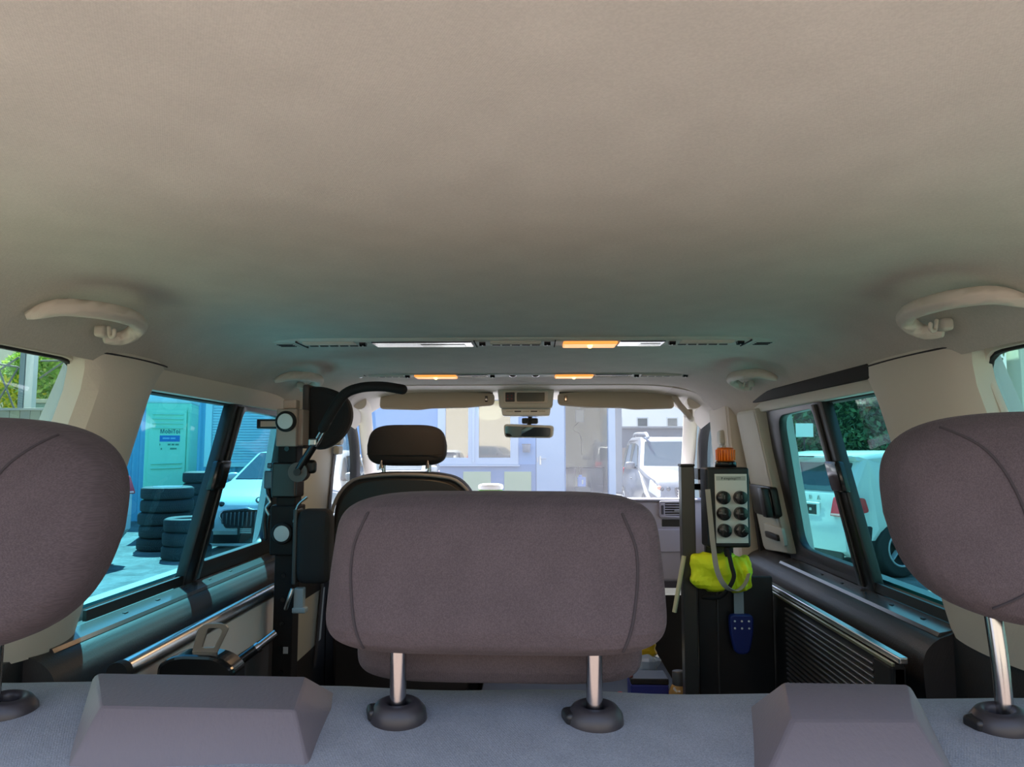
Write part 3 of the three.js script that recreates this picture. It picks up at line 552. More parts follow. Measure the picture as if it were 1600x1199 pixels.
// ───────────── swivel column with head pads on the driver side
{
  const t = thing('support_column', 'black perforated steel column with round white caps and pads', 'column', [-0.585, 0.42, -1.85]);
  mesh('column', box(0.048, 1.10, 0.05, 0, 0.55, 0, 0.003), m.steelBlack, t);
  mesh('sleeve', box(0.060, 0.42, 0.062, 0.004, 0.21 + 0.02, 0, 0.003), m.rubber, t);
  mesh('base_plate', box(0.20, 0.02, 0.24, 0.02, 0.01, 0, 0.004), m.black, t);
  const tb = mesh('clamp_block', box(0.052, 0.094, 0.06, 0, 1.115, 0.006, 0.004), m.bronze, t); mesh('block_flange', box(0.014, 0.09, 0.05, 0.030, 1.116, -0.004, 0.003), m.bronze, tb);
  mesh('top_tab', box(0.034, 0.022, 0.03, 0.0, 1.174, 0.0, 0.003), m.copper, tb);
  mesh('cross_stub', box(0.07, 0.024, 0.03, -0.052, 1.125, -0.01, 0.002), m.black, t); mesh('stub_face', box(0.048, 0.014, 0.003, -0.052, 1.125, 0.0065, 0.001), m.copper, t);
  const cap = (y, z, mat) => { const r = mesh('cap_ring', lathe([[0, 0], [0.026, 0], [0.026, 0.006], [0.0235, 0.010], [0.020, 0.010], [0.0, 0.008]], 36).rotateX(Math.PI / 2).translate(0.0, y, z), m.rubber, t); mesh('cap_face', lathe([[0, 0.011], [0.018, 0.0108], [0.0195, 0.0098], [0.0195, 0.006]], 36).rotateX(Math.PI / 2).translate(0.0, y, z), mat, r); };
  cap(1.130, 0.036, m.whitePlastic); cap(0.856, 0.040, M([0.55, 0.62, 0.63], 0.5));
  mesh('lower_block', box(0.066, 0.12, 0.07, 0.0, 0.862, 0.004, 0.004), m.steelBlack, t);
  mesh('block_edge', box(0.006, 0.12, 0.03, -0.036, 0.862, 0.0, 0.002), m.pale, t);
  const cl = mesh('collar', box(0.064, 0.088, 0.066, -0.004, 0.985, 0, 0.006), M([0.05, 0.038, 0.036], 0.25, { metalness: 0.6 }), t);
  const hb = mesh('hinge', new THREE.CylinderGeometry(0.024, 0.024, 0.03, 28).rotateX(Math.PI / 2).translate(0.036, 1.005, 0.036), M([0.10, 0.085, 0.08], 0.4, { metalness: 0.5 }), cl);
  mesh('hinge_pin', new THREE.CylinderGeometry(0.009, 0.009, 0.006, 20).rotateX(Math.PI / 2).translate(0.036, 1.005, 0.053), m.black, cl);
  mesh('hinge_lug', box(0.03, 0.034, 0.02, 0.062, 1.018, 0.03, 0.01), m.black, cl);
  for (let k = 0; k < 12; k++) { const y = 1.062 - (k > 0 ? 0.02 : 0) - 0.058 * k; if (y < 0.93 && y > 0.80 || y > 0.93 && y < 1.03) continue; mesh('bolt_hole', new THREE.CylinderGeometry(0.006, 0.006, 0.004, 14).rotateX(Math.PI / 2).translate(0, y, y < 0.46 ? 0.0322 : 0.0262), m.gloss, t); }
  // gas strut, curved push handle
  mesh('strut', rod([0.036, 1.01, 0.045], [0.082, 1.085, 0.045], 0.010), m.gloss, t);
  const sr = mesh('strut_rods', [rod([0.070, 1.07, 0.044], [0.108, 1.135, 0.05], 0.004), rod([0.080, 1.068, 0.05], [0.114, 1.128, 0.052], 0.004)], m.chrome, t);
  mesh('strut_clevis', box(0.02, 0.018, 0.02, 0.073, 1.078, 0.05, 0.004), m.steel, sr);
  mesh('curved_handle', tube([[0.096, 1.112, 0.05], [0.122, 1.16, 0.05], [0.150, 1.198, 0.05], [0.185, 1.212, 0.05], [0.24, 1.2155, 0.05], [0.292, 1.208, 0.05]], 0.0125, 40, 14), m.rubber, t);
  // head pad: thick shaped cushion on a back shell
  const pd = rounded([[-0.005, 0.0], [0.035, -0.008], [0.085, 0.025], [0.11, 0.075], [0.098, 0.13], [0.045, 0.158], [-0.005, 0.16]], [0.01, 0.03, 0.04, 0.05, 0.04, 0.04, 0.01]);
  mesh('head_pad', slab(pd, 0.05, [], 0.014).translate(0.035, 1.065, -0.085), m.fabricBlack, t);
  mesh('pad_shell', box(0.018, 0.166, 0.066, 0.026, 1.146, -0.062, 0.006), M([0.07, 0.055, 0.052], 0.5), t);
  // lower side pad
  mesh('side_pad', cushion(0.042, 0.090, 0.032, 6, 4).translate(0.078, 0.825, 0.028), m.fabricBlack, t);
  mesh('pad_back', box(0.010, 0.18, 0.05, 0.034, 0.825, 0.03, 0.003), M([0.06, 0.06, 0.062], 0.4), t);
  mesh('pad_bracket', [box(0.024, 0.05, 0.02, 0.044, 0.70, 0.035, 0.003), box(0.034, 0.014, 0.024, 0.046, 0.672, 0.036, 0.004)], M([0.35, 0.42, 0.45], 0.4), t);
  mesh('pad_lever', tube([[0.016, 0.678, 0.05], [0.024, 0.70, 0.055], [0.03, 0.722, 0.05]], 0.005, 12, 10), m.steel, t);
  mesh('cable', tube([[-0.045, 1.0, 0.01], [-0.05, 0.965, 0.012], [-0.044, 0.93, 0.015], [-0.055, 0.89, 0.012], [-0.052, 0.84, 0.012]], 0.006, 30, 8), m.black, t);
  mesh('cable_clamp', [box(0.022, 0.045, 0.02, -0.048, 0.985, 0.01, 0.004), box(0.014, 0.014, 0.014, -0.046, 1.02, 0.012, 0.004)], M([0.10, 0.11, 0.13], 0.3, { metalness: 0.6 }), t);
  mesh('steel_clip', tube([[-0.048, 0.945, 0.02], [-0.04, 0.93, 0.022], [-0.05, 0.915, 0.02], [-0.042, 0.90, 0.022]], 0.004, 20, 8), m.steel, t);
  mesh('wire', tube([[0.03, 0.885, 0.05], [0.04, 0.925, 0.052], [0.062, 0.945, 0.054]], 0.003, 14, 8), m.steel, t);
  mesh('warning_print', box(0.012, 0.016, 0.001, 0.012, 0.575, 0.0325, 0.0003), M([0.5, 0.5, 0.5], 0.6), t);
}
// ───────────── silver rail, buckle and lever on the driver side
{
  const t = thing('side_rail', 'round silver rail with white panel along the van side', 'rail', [-0.635, 0.42, -1.55]);
  mesh('rail_tube', rod([0, 0.703, 0.345], [0, 0.703, -0.36], 0.016, 24), m.alu, t);
  mesh('end_cap', new THREE.CylinderGeometry(0.0175, 0.0175, 0.018, 24).rotateX(Math.PI / 2).translate(0, 0.703, 0.35), m.rubber, t);
  mesh('rail_bracket', box(0.018, 0.06, 0.022, 0.002, 0.675, 0.338, 0.006), m.dark, t);
  mesh('white_panel', span(-0.010, 0.002, 0.60, 0.689, -0.36, 0.335, 0.003), M([0.86, 0.85, 0.83], 0.35), t);
  mesh('grey_panel', span(-0.030, -0.012, 0.02, 0.60, -0.36, 0.335, 0.003), M([0.07, 0.075, 0.085], 0.5), t);
  mesh('panel_foot', span(-0.03, 0.03, 0.0, 0.02, -0.36, 0.335, 0.003), m.black, t);
}
{
  const t = thing('belt_buckle', 'black belt cover with metal buckle tongue by the silver rail', 'buckle', [-0.548, 0.42, -1.30]);
  t.scale.set(1.12, 0.925, 1.1);
  mesh('cover', slab(rounded([[-0.066, 0.55], [0.066, 0.55], [0.064, 0.745], [0.038, 0.768], [-0.028, 0.77], [-0.055, 0.752]], [0, 0, 0.01, 0.02, 0.02, 0.01]), 0.05, [], 0.006).translate(0, 0, -0.02), m.gloss, t);
  const g = mesh('metal_tongue', slab(rounded([[-0.012, 0], [0.026, 0], [0.044, 0.048], [0.034, 0.056], [0.006, 0.056], [-0.004, 0.046]], [0, 0, 0.006, 0.006, 0.006, 0.006]), 0.004, [rounded([[0.004, 0.012], [0.022, 0.012], [0.033, 0.042], [0.030, 0.047], [0.012, 0.047]], 0.003)], 0.001).translate(0, 0.765, 0.005), M([0.42, 0.36, 0.31], 0.35, { metalness: 0.7 }), t); g.rotation.y = 0.1;
  mesh('stand', box(0.05, 0.56, 0.03, 0, 0.28, 0, 0.005), m.black, t);
}
{
  const t = thing('release_lever', 'dark lever with chrome collar beneath the silver rail', 'lever', [-0.50, 0.42, -1.42]);
  mesh('grip', rod([-0.035, 0.655, 0.03], [0.005, 0.685, 0], 0.009), m.gloss, t);
  mesh('chrome_tip', rod([0.005, 0.685, 0], [0.034, 0.708, -0.02], 0.0075), m.chrome, t); mesh('collar', rod([0.004, 0.684, 0.001], [0.009, 0.688, -0.002], 0.010), m.chrome, t);
  mesh('lever_post', box(0.03, 0.66, 0.03, -0.03, 0.33, 0.02, 0.005), m.black, t);
}
// ───────────── equipment rack on the door side
{
  const t = thing('aluminium_post', 'dark upright profile post beside the control box', 'post', [0.414, 0.42, -1.88]);
  mesh('profile', box(0.033, 1.018, 0.035, 0, 0.509, 0, 0.002), M([0.07, 0.07, 0.066], 0.35, { metalness: 0.5 }), t);
  mesh('top_cap', box(0.036, 0.006, 0.038, 0, 1.021, 0, 0.002), m.black, t);
  mesh('side_groove', box(0.005, 1.0, 0.012, 0.0165, 0.505, 0.0, 0.001), m.rubber, t);
}
{
  const t = thing('rack_board', 'tall black board behind the blue hand remote', 'board', [0.535, 0.42, -1.90]);
  mesh('board', span(-0.097, 0.088, 0.0, 0.745, -0.012, 0.012, 0.003), m.black, t);
  mesh('upper_arm', span(-0.094, 0.02, 0.985, 1.012, -0.03, 0.03, 0.002), m.black, t); mesh('back_spine', span(-0.07, 0.0, 0.74, 0.99, -0.03, -0.012, 0.002), m.black, t);
  mesh('spacer', rod([-0.10, 0.966, 0.0], [-0.07, 0.966, 0.0], 0.008), m.gloss, t);
  mesh('edge_strip', box(0.004, 0.74, 0.004, -0.05, 0.37, 0.014, 0.001), M([0.05, 0.05, 0.05], 0.3), t);
}
function textTexture(w, h, draw) { const c = document.createElement('canvas'); c.width = w; c.height = h; draw(c.getContext('2d'), w, h); const t = new THREE.CanvasTexture(c); t.colorSpace = THREE.SRGBColorSpace; return t; }
{
  const t = thing('control_box', 'black control box with white face and six round knobs', 'control box', [0.500, 1.245, -1.84], 0.06);
  mesh('casing', box(0.104, 0.192, 0.06, -0.002, 0.096, 0.0, 0.006), m.black, t);
  const f = mesh('face_plate', box(0.078, 0.165, 0.003, 0.004, 0.094, 0.031, 0.001), m.paper, t);
  const lab = textTexture(512, 72, (g, w, h) => { g.fillStyle = '#b9bdb6'; g.fillRect(0, 0, w, h); g.fillStyle = '#2b2b2b'; g.font = 'bold 50px sans-serif'; g.textAlign = 'center'; g.textBaseline = 'middle'; g.fillText('P eingelegt???', w / 2, h / 2 + 2); });
  mesh('label_strip', new THREE.PlaneGeometry(0.072, 0.0105).translate(0.004, 0.166, 0.0328), new THREE.MeshStandardMaterial({ map: lab, roughness: 0.6 }), f).userData.label = 'grey label strip with black lettering';
  const kp = [[0, 0.016], [0.0145, 0.016], [0.0158, 0.013], [0.0165, 0.0]];
  [[-0.017, 0.120, 0], [0.0245, 0.120, 0.1], [-0.017, 0.082, 1.5], [0.0245, 0.082, 1.6], [-0.016, 0.042, 0.8], [0.0245, 0.042, -0.8]].forEach(([x, y, a]) => {
    const k = mesh('knob', lathe(kp, 28).rotateX(Math.PI / 2), m.gloss, t); k.position.set(x, y, 0.032); k.rotation.z = a;
    mesh('knob_mark', box(0.0012, 0.009, 0.001, 0, 0.002, 0.0164, 0.0002), M([0.25, 0.25, 0.25], 0.5), k);
  });
  mesh('cable_gland', lathe([[0.007, 0], [0.009, -0.004], [0.009, -0.016], [0.006, -0.022]], 16).translate(-0.004, 0, 0.02), m.rubber, t);
}
{
  const t = thing('warning_beacon', 'amber ribbed warning beacon on top of the control box', 'beacon', [0.505, 1.436, -1.85]);
  mesh('base', lathe([[0, 0], [0.026, 0], [0.026, 0.012], [0.022, 0.016], [0, 0.016]], 32), m.gloss, t);
  const l = mesh('lens', lathe([[0, 0.016], [0.022, 0.016], [0.0225, 0.044], [0.019, 0.049], [0, 0.050]], 40), M([1.0, 0.36, 0.01], 0.35, { transmission: 0.75, thickness: 0 }), t);
  for (let k = 0; k < 20; k++) { const a = 2 * Math.PI * k / 20; mesh('lens_rib', box(0.0022, 0.026, 0.0022, 0.0228 * Math.cos(a), 0.031, 0.0228 * Math.sin(a), 0.0006), M([0.85, 0.22, 0.01], 0.2), l); }
}
{
  const t = thing('high_visibility_vest', 'folded neon yellow vest hanging beneath the control box', 'vest', [0.482, 1.138, -1.85]);
  const nz = (x, y) => 0.010 * Math.sin(x * 55 + y * 20) + 0.006 * Math.sin(y * 120 + x * 30);
  const f = (x, y, z) => { const e = 1 + 0.07 * Math.sin(Math.atan2(y, x) * 7 + 1) * 0.6 + 0.03 * Math.sin(Math.atan2(y, x) * 13); return [x * e, y * e - 0.004 * Math.cos(x * 60), z + (z > 0 ? nz(x, y) * 0.6 : 0)]; };
  mesh('bundle', cushion(0.058, 0.046, 0.025, 4, 2.4, f, 72, 30).translate(-0.012, 0.046, 0.005), m.hiVis, t);
  mesh('side_fold', cushion(0.034, 0.044, 0.022, 3.4, 2.4, (x, y, z) => { const q = f(x, y, z); q[2] += 0.004 * Math.sin((x * 1.4 + y * 0.5) * 260); return q; }, 72, 30).translate(0.042, 0.044, 0.006), m.hiVis, t);
}
tag(mesh('black_cable', tube([[0.496, 1.235, -1.808], [0.500, 1.205, -1.80], [0.504, 1.18, -1.796], [0.494, 1.155, -1.80], [0.478, 1.125, -1.835], [0.45, 1.115, -1.88]], 0.0052, 40, 10), m.rubber), 'thick black cable running down across the neon vest', 'cable');
tag(mesh('grey_strap', (() => { // flat ribbon
  const c = new THREE.CatmullRomCurve3([[0.448, 1.385, -1.80], [0.452, 1.32, -1.797], [0.456, 1.25, -1.79], [0.464, 1.19, -1.785], [0.482, 1.158, -1.785], [0.506, 1.148, -1.79], [0.530, 1.162, -1.80], [0.543, 1.185, -1.81]].map((p) => V(...p))), r = [];
  for (let k = 0; k <= 40; k++) { const p = c.getPoint(k / 40), d = c.getTangent(k / 40), tw = k < 20 ? 0.3 : 0.3 + (k - 20) / 20, n = V(Math.cos(tw) , 0.15, Math.sin(tw)).cross(d).normalize(), w = d.clone().cross(n).normalize(); const q = (a, b) => [p.x + w.x * a + n.x * b, p.y + w.y * a + n.y * b, p.z + w.z * a + n.z * b]; r.push([q(-0.006, -0.0008), q(0.006, -0.0008), q(0.006, 0.0008), q(-0.006, 0.0008)]); }
  return loft(r, true, 0.6);
})(), M([0.34, 0.34, 0.31], 0.6)), 'grey ribbon strap looping around the neon vest', 'strap');
{
  const t = thing('hand_remote', 'dark blue hand remote hanging on a clear strap', 'remote control', [0.535, 0.985, -1.85]);
  mesh('body', slab(rounded([[-0.017, 0], [0.017, 0], [0.028, 0.05], [0.029, 0.094], [-0.029, 0.094], [-0.028, 0.05]], [0.014, 0.014, 0.02, 0.012, 0.012, 0.02]), 0.02, [], 0.004).translate(0, 0, -0.022), m.blueRemote, t);
  for (let k = 0; k < 6; k++) mesh('button', lathe([[0, 0.002], [0.0022, 0.0018], [0.0026, 0]], 12).rotateX(Math.PI / 2).translate(-0.017 + 0.017 * (k % 3), 0.079 - 0.017 * Math.floor(k / 3), -0.002), m.paper, t);
  mesh('clear_strap', box(0.024, 0.11, 0.0015, -0.002, 0.145, -0.018, 0.0005), M([0.32, 0.36, 0.37], 0.15, { clearcoat: 1 }), t);
}
tag(mesh('yellow_rod', rod([0.398, 1.22, -1.85], [0.372, 1.085, -1.85], 0.0055), M([0.62, 0.60, 0.38], 0.4)), 'pale yellow rod leaning against the dark upright post', 'rod');
{ // folded ramp leaf along the door
  const t = thing('folded_ramp', 'folded ribbed black ramp with bright metal edge by the sliding door', 'ramp', [0.635, 0.42, -1.68]);
  mesh('leaf', span(-0.006, 0.012, 0.0, 0.705, -0.42, 0.40, 0.002), m.black, t);
  mesh('top_edge', box(0.016, 0.012, 0.70, 0.006, 0.712, 0.06, 0.003), m.alu, t);
  mesh('inner_edge', box(0.006, 0.006, 0.82, -0.007, 0.703, -0.01, 0.001), M([0.45, 0.45, 0.30], 0.3, { metalness: 0.8 }), t);
  const rb = new RoundedBoxGeometry(0.006, 0.0045, 0.46, 1, 0.002);
  for (let k = 0; k < 34; k++) { const r = mesh('rib', rb, m.ribBlack, t); r.position.set(-0.008, 0.685 - 0.0115 * k, 0.10); }
  mesh('end_post', span(-0.012, 0.014, 0.0, 0.70, 0.335, 0.40, 0.004), m.rubber, t);
}
// ───────────── things on the low platform in the middle
{
  const t = thing('low_platform', 'black low platform carrying small boxes in the middle', 'platform', [0.22, 0.42, -2.2]);
  mesh('deck', span(-0.34, 0.215, 0.36, 0.39, -0.35, 0.275, 0.004), m.black, t);
  for (const x of [-0.32, 0.19]) for (const z of [-0.33, 0.26]) mesh('deck_leg', span(x - 0.015, x + 0.015, 0, 0.36, z - 0.015, z + 0.015, 0.003), m.black, t);
}
{
  const t = thing('battery_box', 'blue battery box with black lid on the platform', 'box', [0.335, 0.81, -2.06]);
  mesh('box', span(-0.05, 0.05, 0, 0.05, -0.04, 0.04, 0.004), M([0.02, 0.03, 0.22], 0.5), t); mesh('lid', span(-0.05, 0.05, 0.05, 0.066, -0.04, 0.04, 0.003), m.black, t); mesh('terminal', lathe([[0, 0.014], [0.008, 0.012], [0.009, 0]], 12).translate(-0.05, 0.066, 0.02), M([0.3, 0.08, 0.06], 0.4), t);
}
{
  const t = thing('brown_bottle', 'amber brown bottle with grey cap at the post foot', 'bottle', [0.403, 0.81, -1.97]);
  mesh('glass', lathe([[0, 0], [0.026, 0], [0.028, 0.006], [0.028, 0.05], [0.020, 0.066], [0.014, 0.072]], 28), M([0.42, 0.24, 0.07], 0.15, { clearcoat: 1 }), t); mesh('cap', lathe([[0.018, 0.066], [0.018, 0.10], [0, 0.102]], 24), M([0.05, 0.05, 0.05], 0.5), t);
}
{
  const t = thing('snack_bag', 'yellow and clear plastic bag on the black platform', 'bag', [0.355, 0.81, -2.26]);
  mesh('bag', cushion(0.045, 0.035, 0.03, 2.4, 2, (x, y, z) => [x + 0.006 * Math.sin(y * 150), y + 0.006 * Math.sin(x * 140), z]).translate(0, 0.04, 0), M([0.45, 0.5, 0.58], 0.2), t);
  mesh('yellow_top', cushion(0.03, 0.035, 0.02, 2, 2, (x, y, z) => [x * (1 - y * 14) + 0.004 * Math.sin(y * 190), y, z]).translate(0.004, 0.09, 0.004), M([0.85, 0.50, 0.02], 0.4), t);
}
tag(mesh('red_cable', tube([[0.215, 0.816, -1.96], [0.235, 0.845, -1.97], [0.255, 0.85, -1.98], [0.272, 0.818, -1.98]], 0.005, 24, 8), M([0.5, 0.04, 0.03], 0.5)), 'red cable looping beside the blue battery box', 'cable');
tag(mesh('seat_box', span(0.38, 0.56, 0.42, 0.98, -2.75, -2.62, 0.006), m.black), 'tall black box behind the yellow bag', 'box');

// ───────────── cars in the yard
const font = await new FontLoader().loadAsync('fonts/droid/droid_sans_bold.typeface.json');
function car(name, label, pos, turn, spec, group) {
  const { W, L, H, outline, wheels, belt, paint } = spec;
  const t = thing(name, label, 'car', [pos[0], 0, pos[1]], turn, group);
  const tx = (y, s) => (1 - (spec.tumble ?? 0.17) * Math.pow(Math.max(0, (y - belt) / (H - belt)), 1.2)) * (1 - 0.16 * Math.pow(smooth(0.30, 0.5, Math.abs(s / L - 0.5)), 1.6)) * (y < 0.45 ? 0.97 : 1);
  const map = (s, y, x) => [x * tx(y, s), y, s - L / 2];
  const pts = [...outline];
  for (const ws of [...wheels].reverse()) for (let k = 0; k <= 8; k++) { const a = Math.PI * k / 8; pts.push([ws + 0.36 * Math.cos(a), 0.22 + 0.42 * Math.sin(a)]); }
  const g = slab(pts, W, [], 0.07).translate(0, 0, -W / 2);
  mesh('body', warp(g, map, true), paint, t);
  mesh('underbody', warp(box(W * 0.9, 0.35, L * 0.9, 0, 0.42, 0, 0.02), (x, y, z) => [x, y, z]), m.rubber, t);
  for (const sd of [-1, 1]) for (const q of spec.windows) mesh('side_window', warp(slab(rounded(q, 0.05), 0.012), (s, y, w) => map(s, y, sd * (W / 2 + w - 0.004)), sd > 0), m.carGlass, t);
  const screen = (nm, [s0, y0], [s1, y1], k0, k1) => {
    const n = V(0, s1 - s0, -(y1 - y0)).normalize(); if (n.y < 0) n.negate();
    const r = []; for (let k = 0; k <= 6; k++) { const q = k / 6, s = s0 + (s1 - s0) * q, y = y0 + (y1 - y0) * q, hw = (W / 2 - (k0 + (k1 - k0) * q)) * tx(y, s), ring = []; for (let i = 0; i <= 8; i++) { const e = -1 + i / 4; ring.push([e * hw, y + n.y * 0.014, s - L / 2 + n.z * 0.014]); } for (let i = 8; i >= 0; i--) { const e = -1 + i / 4; ring.push([e * hw, y - n.y * 0.006, s - L / 2 - n.z * 0.006]); } r.push(ring); }
    return mesh(nm, loft(r), m.carGlass, t);
  };
  screen('windscreen', ...spec.front, 0.09, 0.10); const rw = screen('rear_window', ...spec.back, 0.10, 0.12);
  mesh('rear_wiper', rod([0.0, spec.back[0][1] + 0.03, spec.back[0][0] - L / 2 - 0.03], [0.34, spec.back[0][1] + 0.05, spec.back[0][0] - L / 2 - 0.02], 0.012), m.rubber, rw);
  for (const ws of wheels) for (const sd of [-1, 1]) {
    const w = mesh('wheel', lathe([[0.19, -0.10], [0.30, -0.105], [0.325, -0.085], [0.332, -0.05], [0.332, 0.05], [0.325, 0.085], [0.30, 0.105], [0.19, 0.10]], 36).rotateZ(Math.PI / 2), m.rubber, t);
    w.position.set(sd * (W / 2 - 0.12), 0.332, ws - L / 2);
    mesh('rim', lathe([[0.0, 0.03], [0.05, 0.03], [0.06, 0.02], [0.17, 0.02], [0.19, 0.10], [0.21, 0.105], [0.21, 0.085], [0.20, 0.0], [0, 0]].map(([r, h]) => [r, h]), 36).rotateZ(-sd * Math.PI / 2), m.seam, w);
    for (let k = 0; k < 5; k++) { const a = 2 * Math.PI * k / 5 + 0.3; mesh('spoke', bar([sd * 0.06, 0.04 * Math.cos(a), 0.04 * Math.sin(a)], [sd * 0.085, 0.195 * Math.cos(a), 0.195 * Math.sin(a)], 0.055, 0.02, 0.006), m.silver, w); }
    mesh('rim_edge', new THREE.TorusGeometry(0.20, 0.014, 8, 36).rotateY(Math.PI / 2).translate(sd * 0.095, 0, 0), m.silver, w);
    mesh('hub', new THREE.CylinderGeometry(0.045, 0.045, 0.03, 16).rotateZ(Math.PI / 2).translate(sd * 0.07, 0, 0), spec.hub ?? m.silver, w);
  }
  // lamps
  for (const sd of [-1, 1]) {
    const tl = mesh('tail_lamp', warp(slab(rounded(spec.tail, 0.03), 0.26), (s, y, w) => { const p = map(s, y, sd * (W / 2 + 0.012 - w)); return p; }, sd < 0), m.red, t);
    mesh('tail_lamp_clear', warp(slab(rounded(spec.tail.map(([s, y]) => [s * 0.6 - 0.006, spec.tail[0][1] + (y - spec.tail[0][1]) * 0.4 + 0.01]), 0.02), 0.22), (s, y, w) => map(s, y, sd * (W / 2 - 0.03 - w)), sd < 0), M([0.6, 0.25, 0.25], 0.2), tl);
    const hl = mesh('headlamp', warp(slab(rounded(spec.head, 0.03), 0.34), (s, y, w) => map(s, y, sd * (W / 2 + 0.010 - w)), sd < 0), M([0.55, 0.58, 0.60], 0.12, { clearcoat: 1 }), t);
    const hs = spec.head.reduce((a, p) => Math.max(a, p[0]), 0), hy = spec.head.reduce((a, p) => a + p[1], 0) / spec.head.length;
    for (const dx of [0.10, 0.22]) mesh('lamp_reflector', new THREE.SphereGeometry(0.042, 14, 10).translate(sd * (W / 2 - dx - 0.12) , hy, hs - L / 2 - 0.045), m.gloss, hl);
    mesh('indicator', new THREE.SphereGeometry(0.045, 14, 10).translate(sd * (W / 2 * 0.84 - 0.03), hy + 0.02, hs - L / 2 - 0.06), M([0.8, 0.25, 0.15], 0.3), hl);
    const mr = mesh('mirror', cushion(0.10, 0.075, 0.07, 3, 2.4).translate(sd * (W / 2 + 0.10), belt + 0.10, spec.front[0][0] - L / 2 - 0.45), paint, t);
    mesh('mirror_base', bar([sd * (W / 2 - 0.06), belt + 0.04, spec.front[0][0] - L / 2 - 0.42], [sd * (W / 2 + 0.06), belt + 0.06, spec.front[0][0] - L / 2 - 0.43], 0.04, 0.05), m.black, mr);
    mesh('door_handle', box(0.03, 0.03, 0.2, sd * W / 2 * tx(0.9, L * 0.45), 0.88, -0.1, 0.01), paint, t);
  }
  return { t, map, tx };
}
const hatch = { W: 1.75, L: 4.1, H: 1.47, belt: 0.93, wheels: [0.72, 3.28], paint: m.white,
  outline: [[0.12, 0.24], [0.03, 0.30], [0.0, 0.50], [0.03, 0.66], [0.06, 0.80], [0.07, 0.96], [0.30, 1.34], [0.20, 1.40], [0.25, 1.425], [0.75, 1.465], [1.50, 1.47], [2.02, 1.43], [2.90, 1.00], [3.50, 0.92], [3.90, 0.80], [4.03, 0.68], [4.08, 0.50], [4.08, 0.32], [3.98, 0.20]],
  windows: [[[0.55, 0.98], [1.12, 0.97], [1.14, 1.37], [0.85, 1.36]], [[1.2, 0.97], [1.92, 0.97], [1.88, 1.37], [1.2, 1.38]], [[1.98, 0.97], [2.72, 0.98], [2.12, 1.33], [1.96, 1.36]]],
  front: [[2.88, 1.005], [2.06, 1.415]], back: [[0.085, 0.985], [0.285, 1.315]],
  tail: [[-0.012, 0.70], [0.30, 0.76], [0.26, 0.92], [0.052, 0.93]], head: [[3.72, 0.72], [4.06, 0.58], [4.03, 0.68], [3.80, 0.80]] };
const suv = { W: 1.80, L: 4.5, H: 1.76, belt: 1.06, wheels: [0.85, 3.62], paint: m.suvPaint, tumble: 0.20,
  outline: [[0.12, 0.30], [0.0, 0.45], [0.0, 0.9], [0.06, 1.06], [0.24, 1.58], [0.40, 1.70], [1.0, 1.76], [2.2, 1.75], [2.58, 1.67], [3.20, 1.14], [3.9, 1.04], [4.28, 0.94], [4.42, 0.80], [4.47, 0.6], [4.47, 0.40], [4.38, 0.26]],
  windows: [[[0.45, 1.10], [1.1, 1.09], [1.1, 1.60], [0.7, 1.58]], [[1.18, 1.09], [2.05, 1.08], [2.02, 1.62], [1.18, 1.62]], [[2.12, 1.08], [3.0, 1.09], [2.52, 1.55], [2.10, 1.61]]],
  front: [[3.17, 1.15], [2.62, 1.635]], back: [[0.085, 1.10], [0.24, 1.54]],
  tail: [[-0.01, 0.85], [0.2, 0.85], [0.18, 1.05], [0.05, 1.06]], head: [[4.05, 0.72], [4.46, 0.62], [4.42, 0.80], [4.12, 0.93]] };

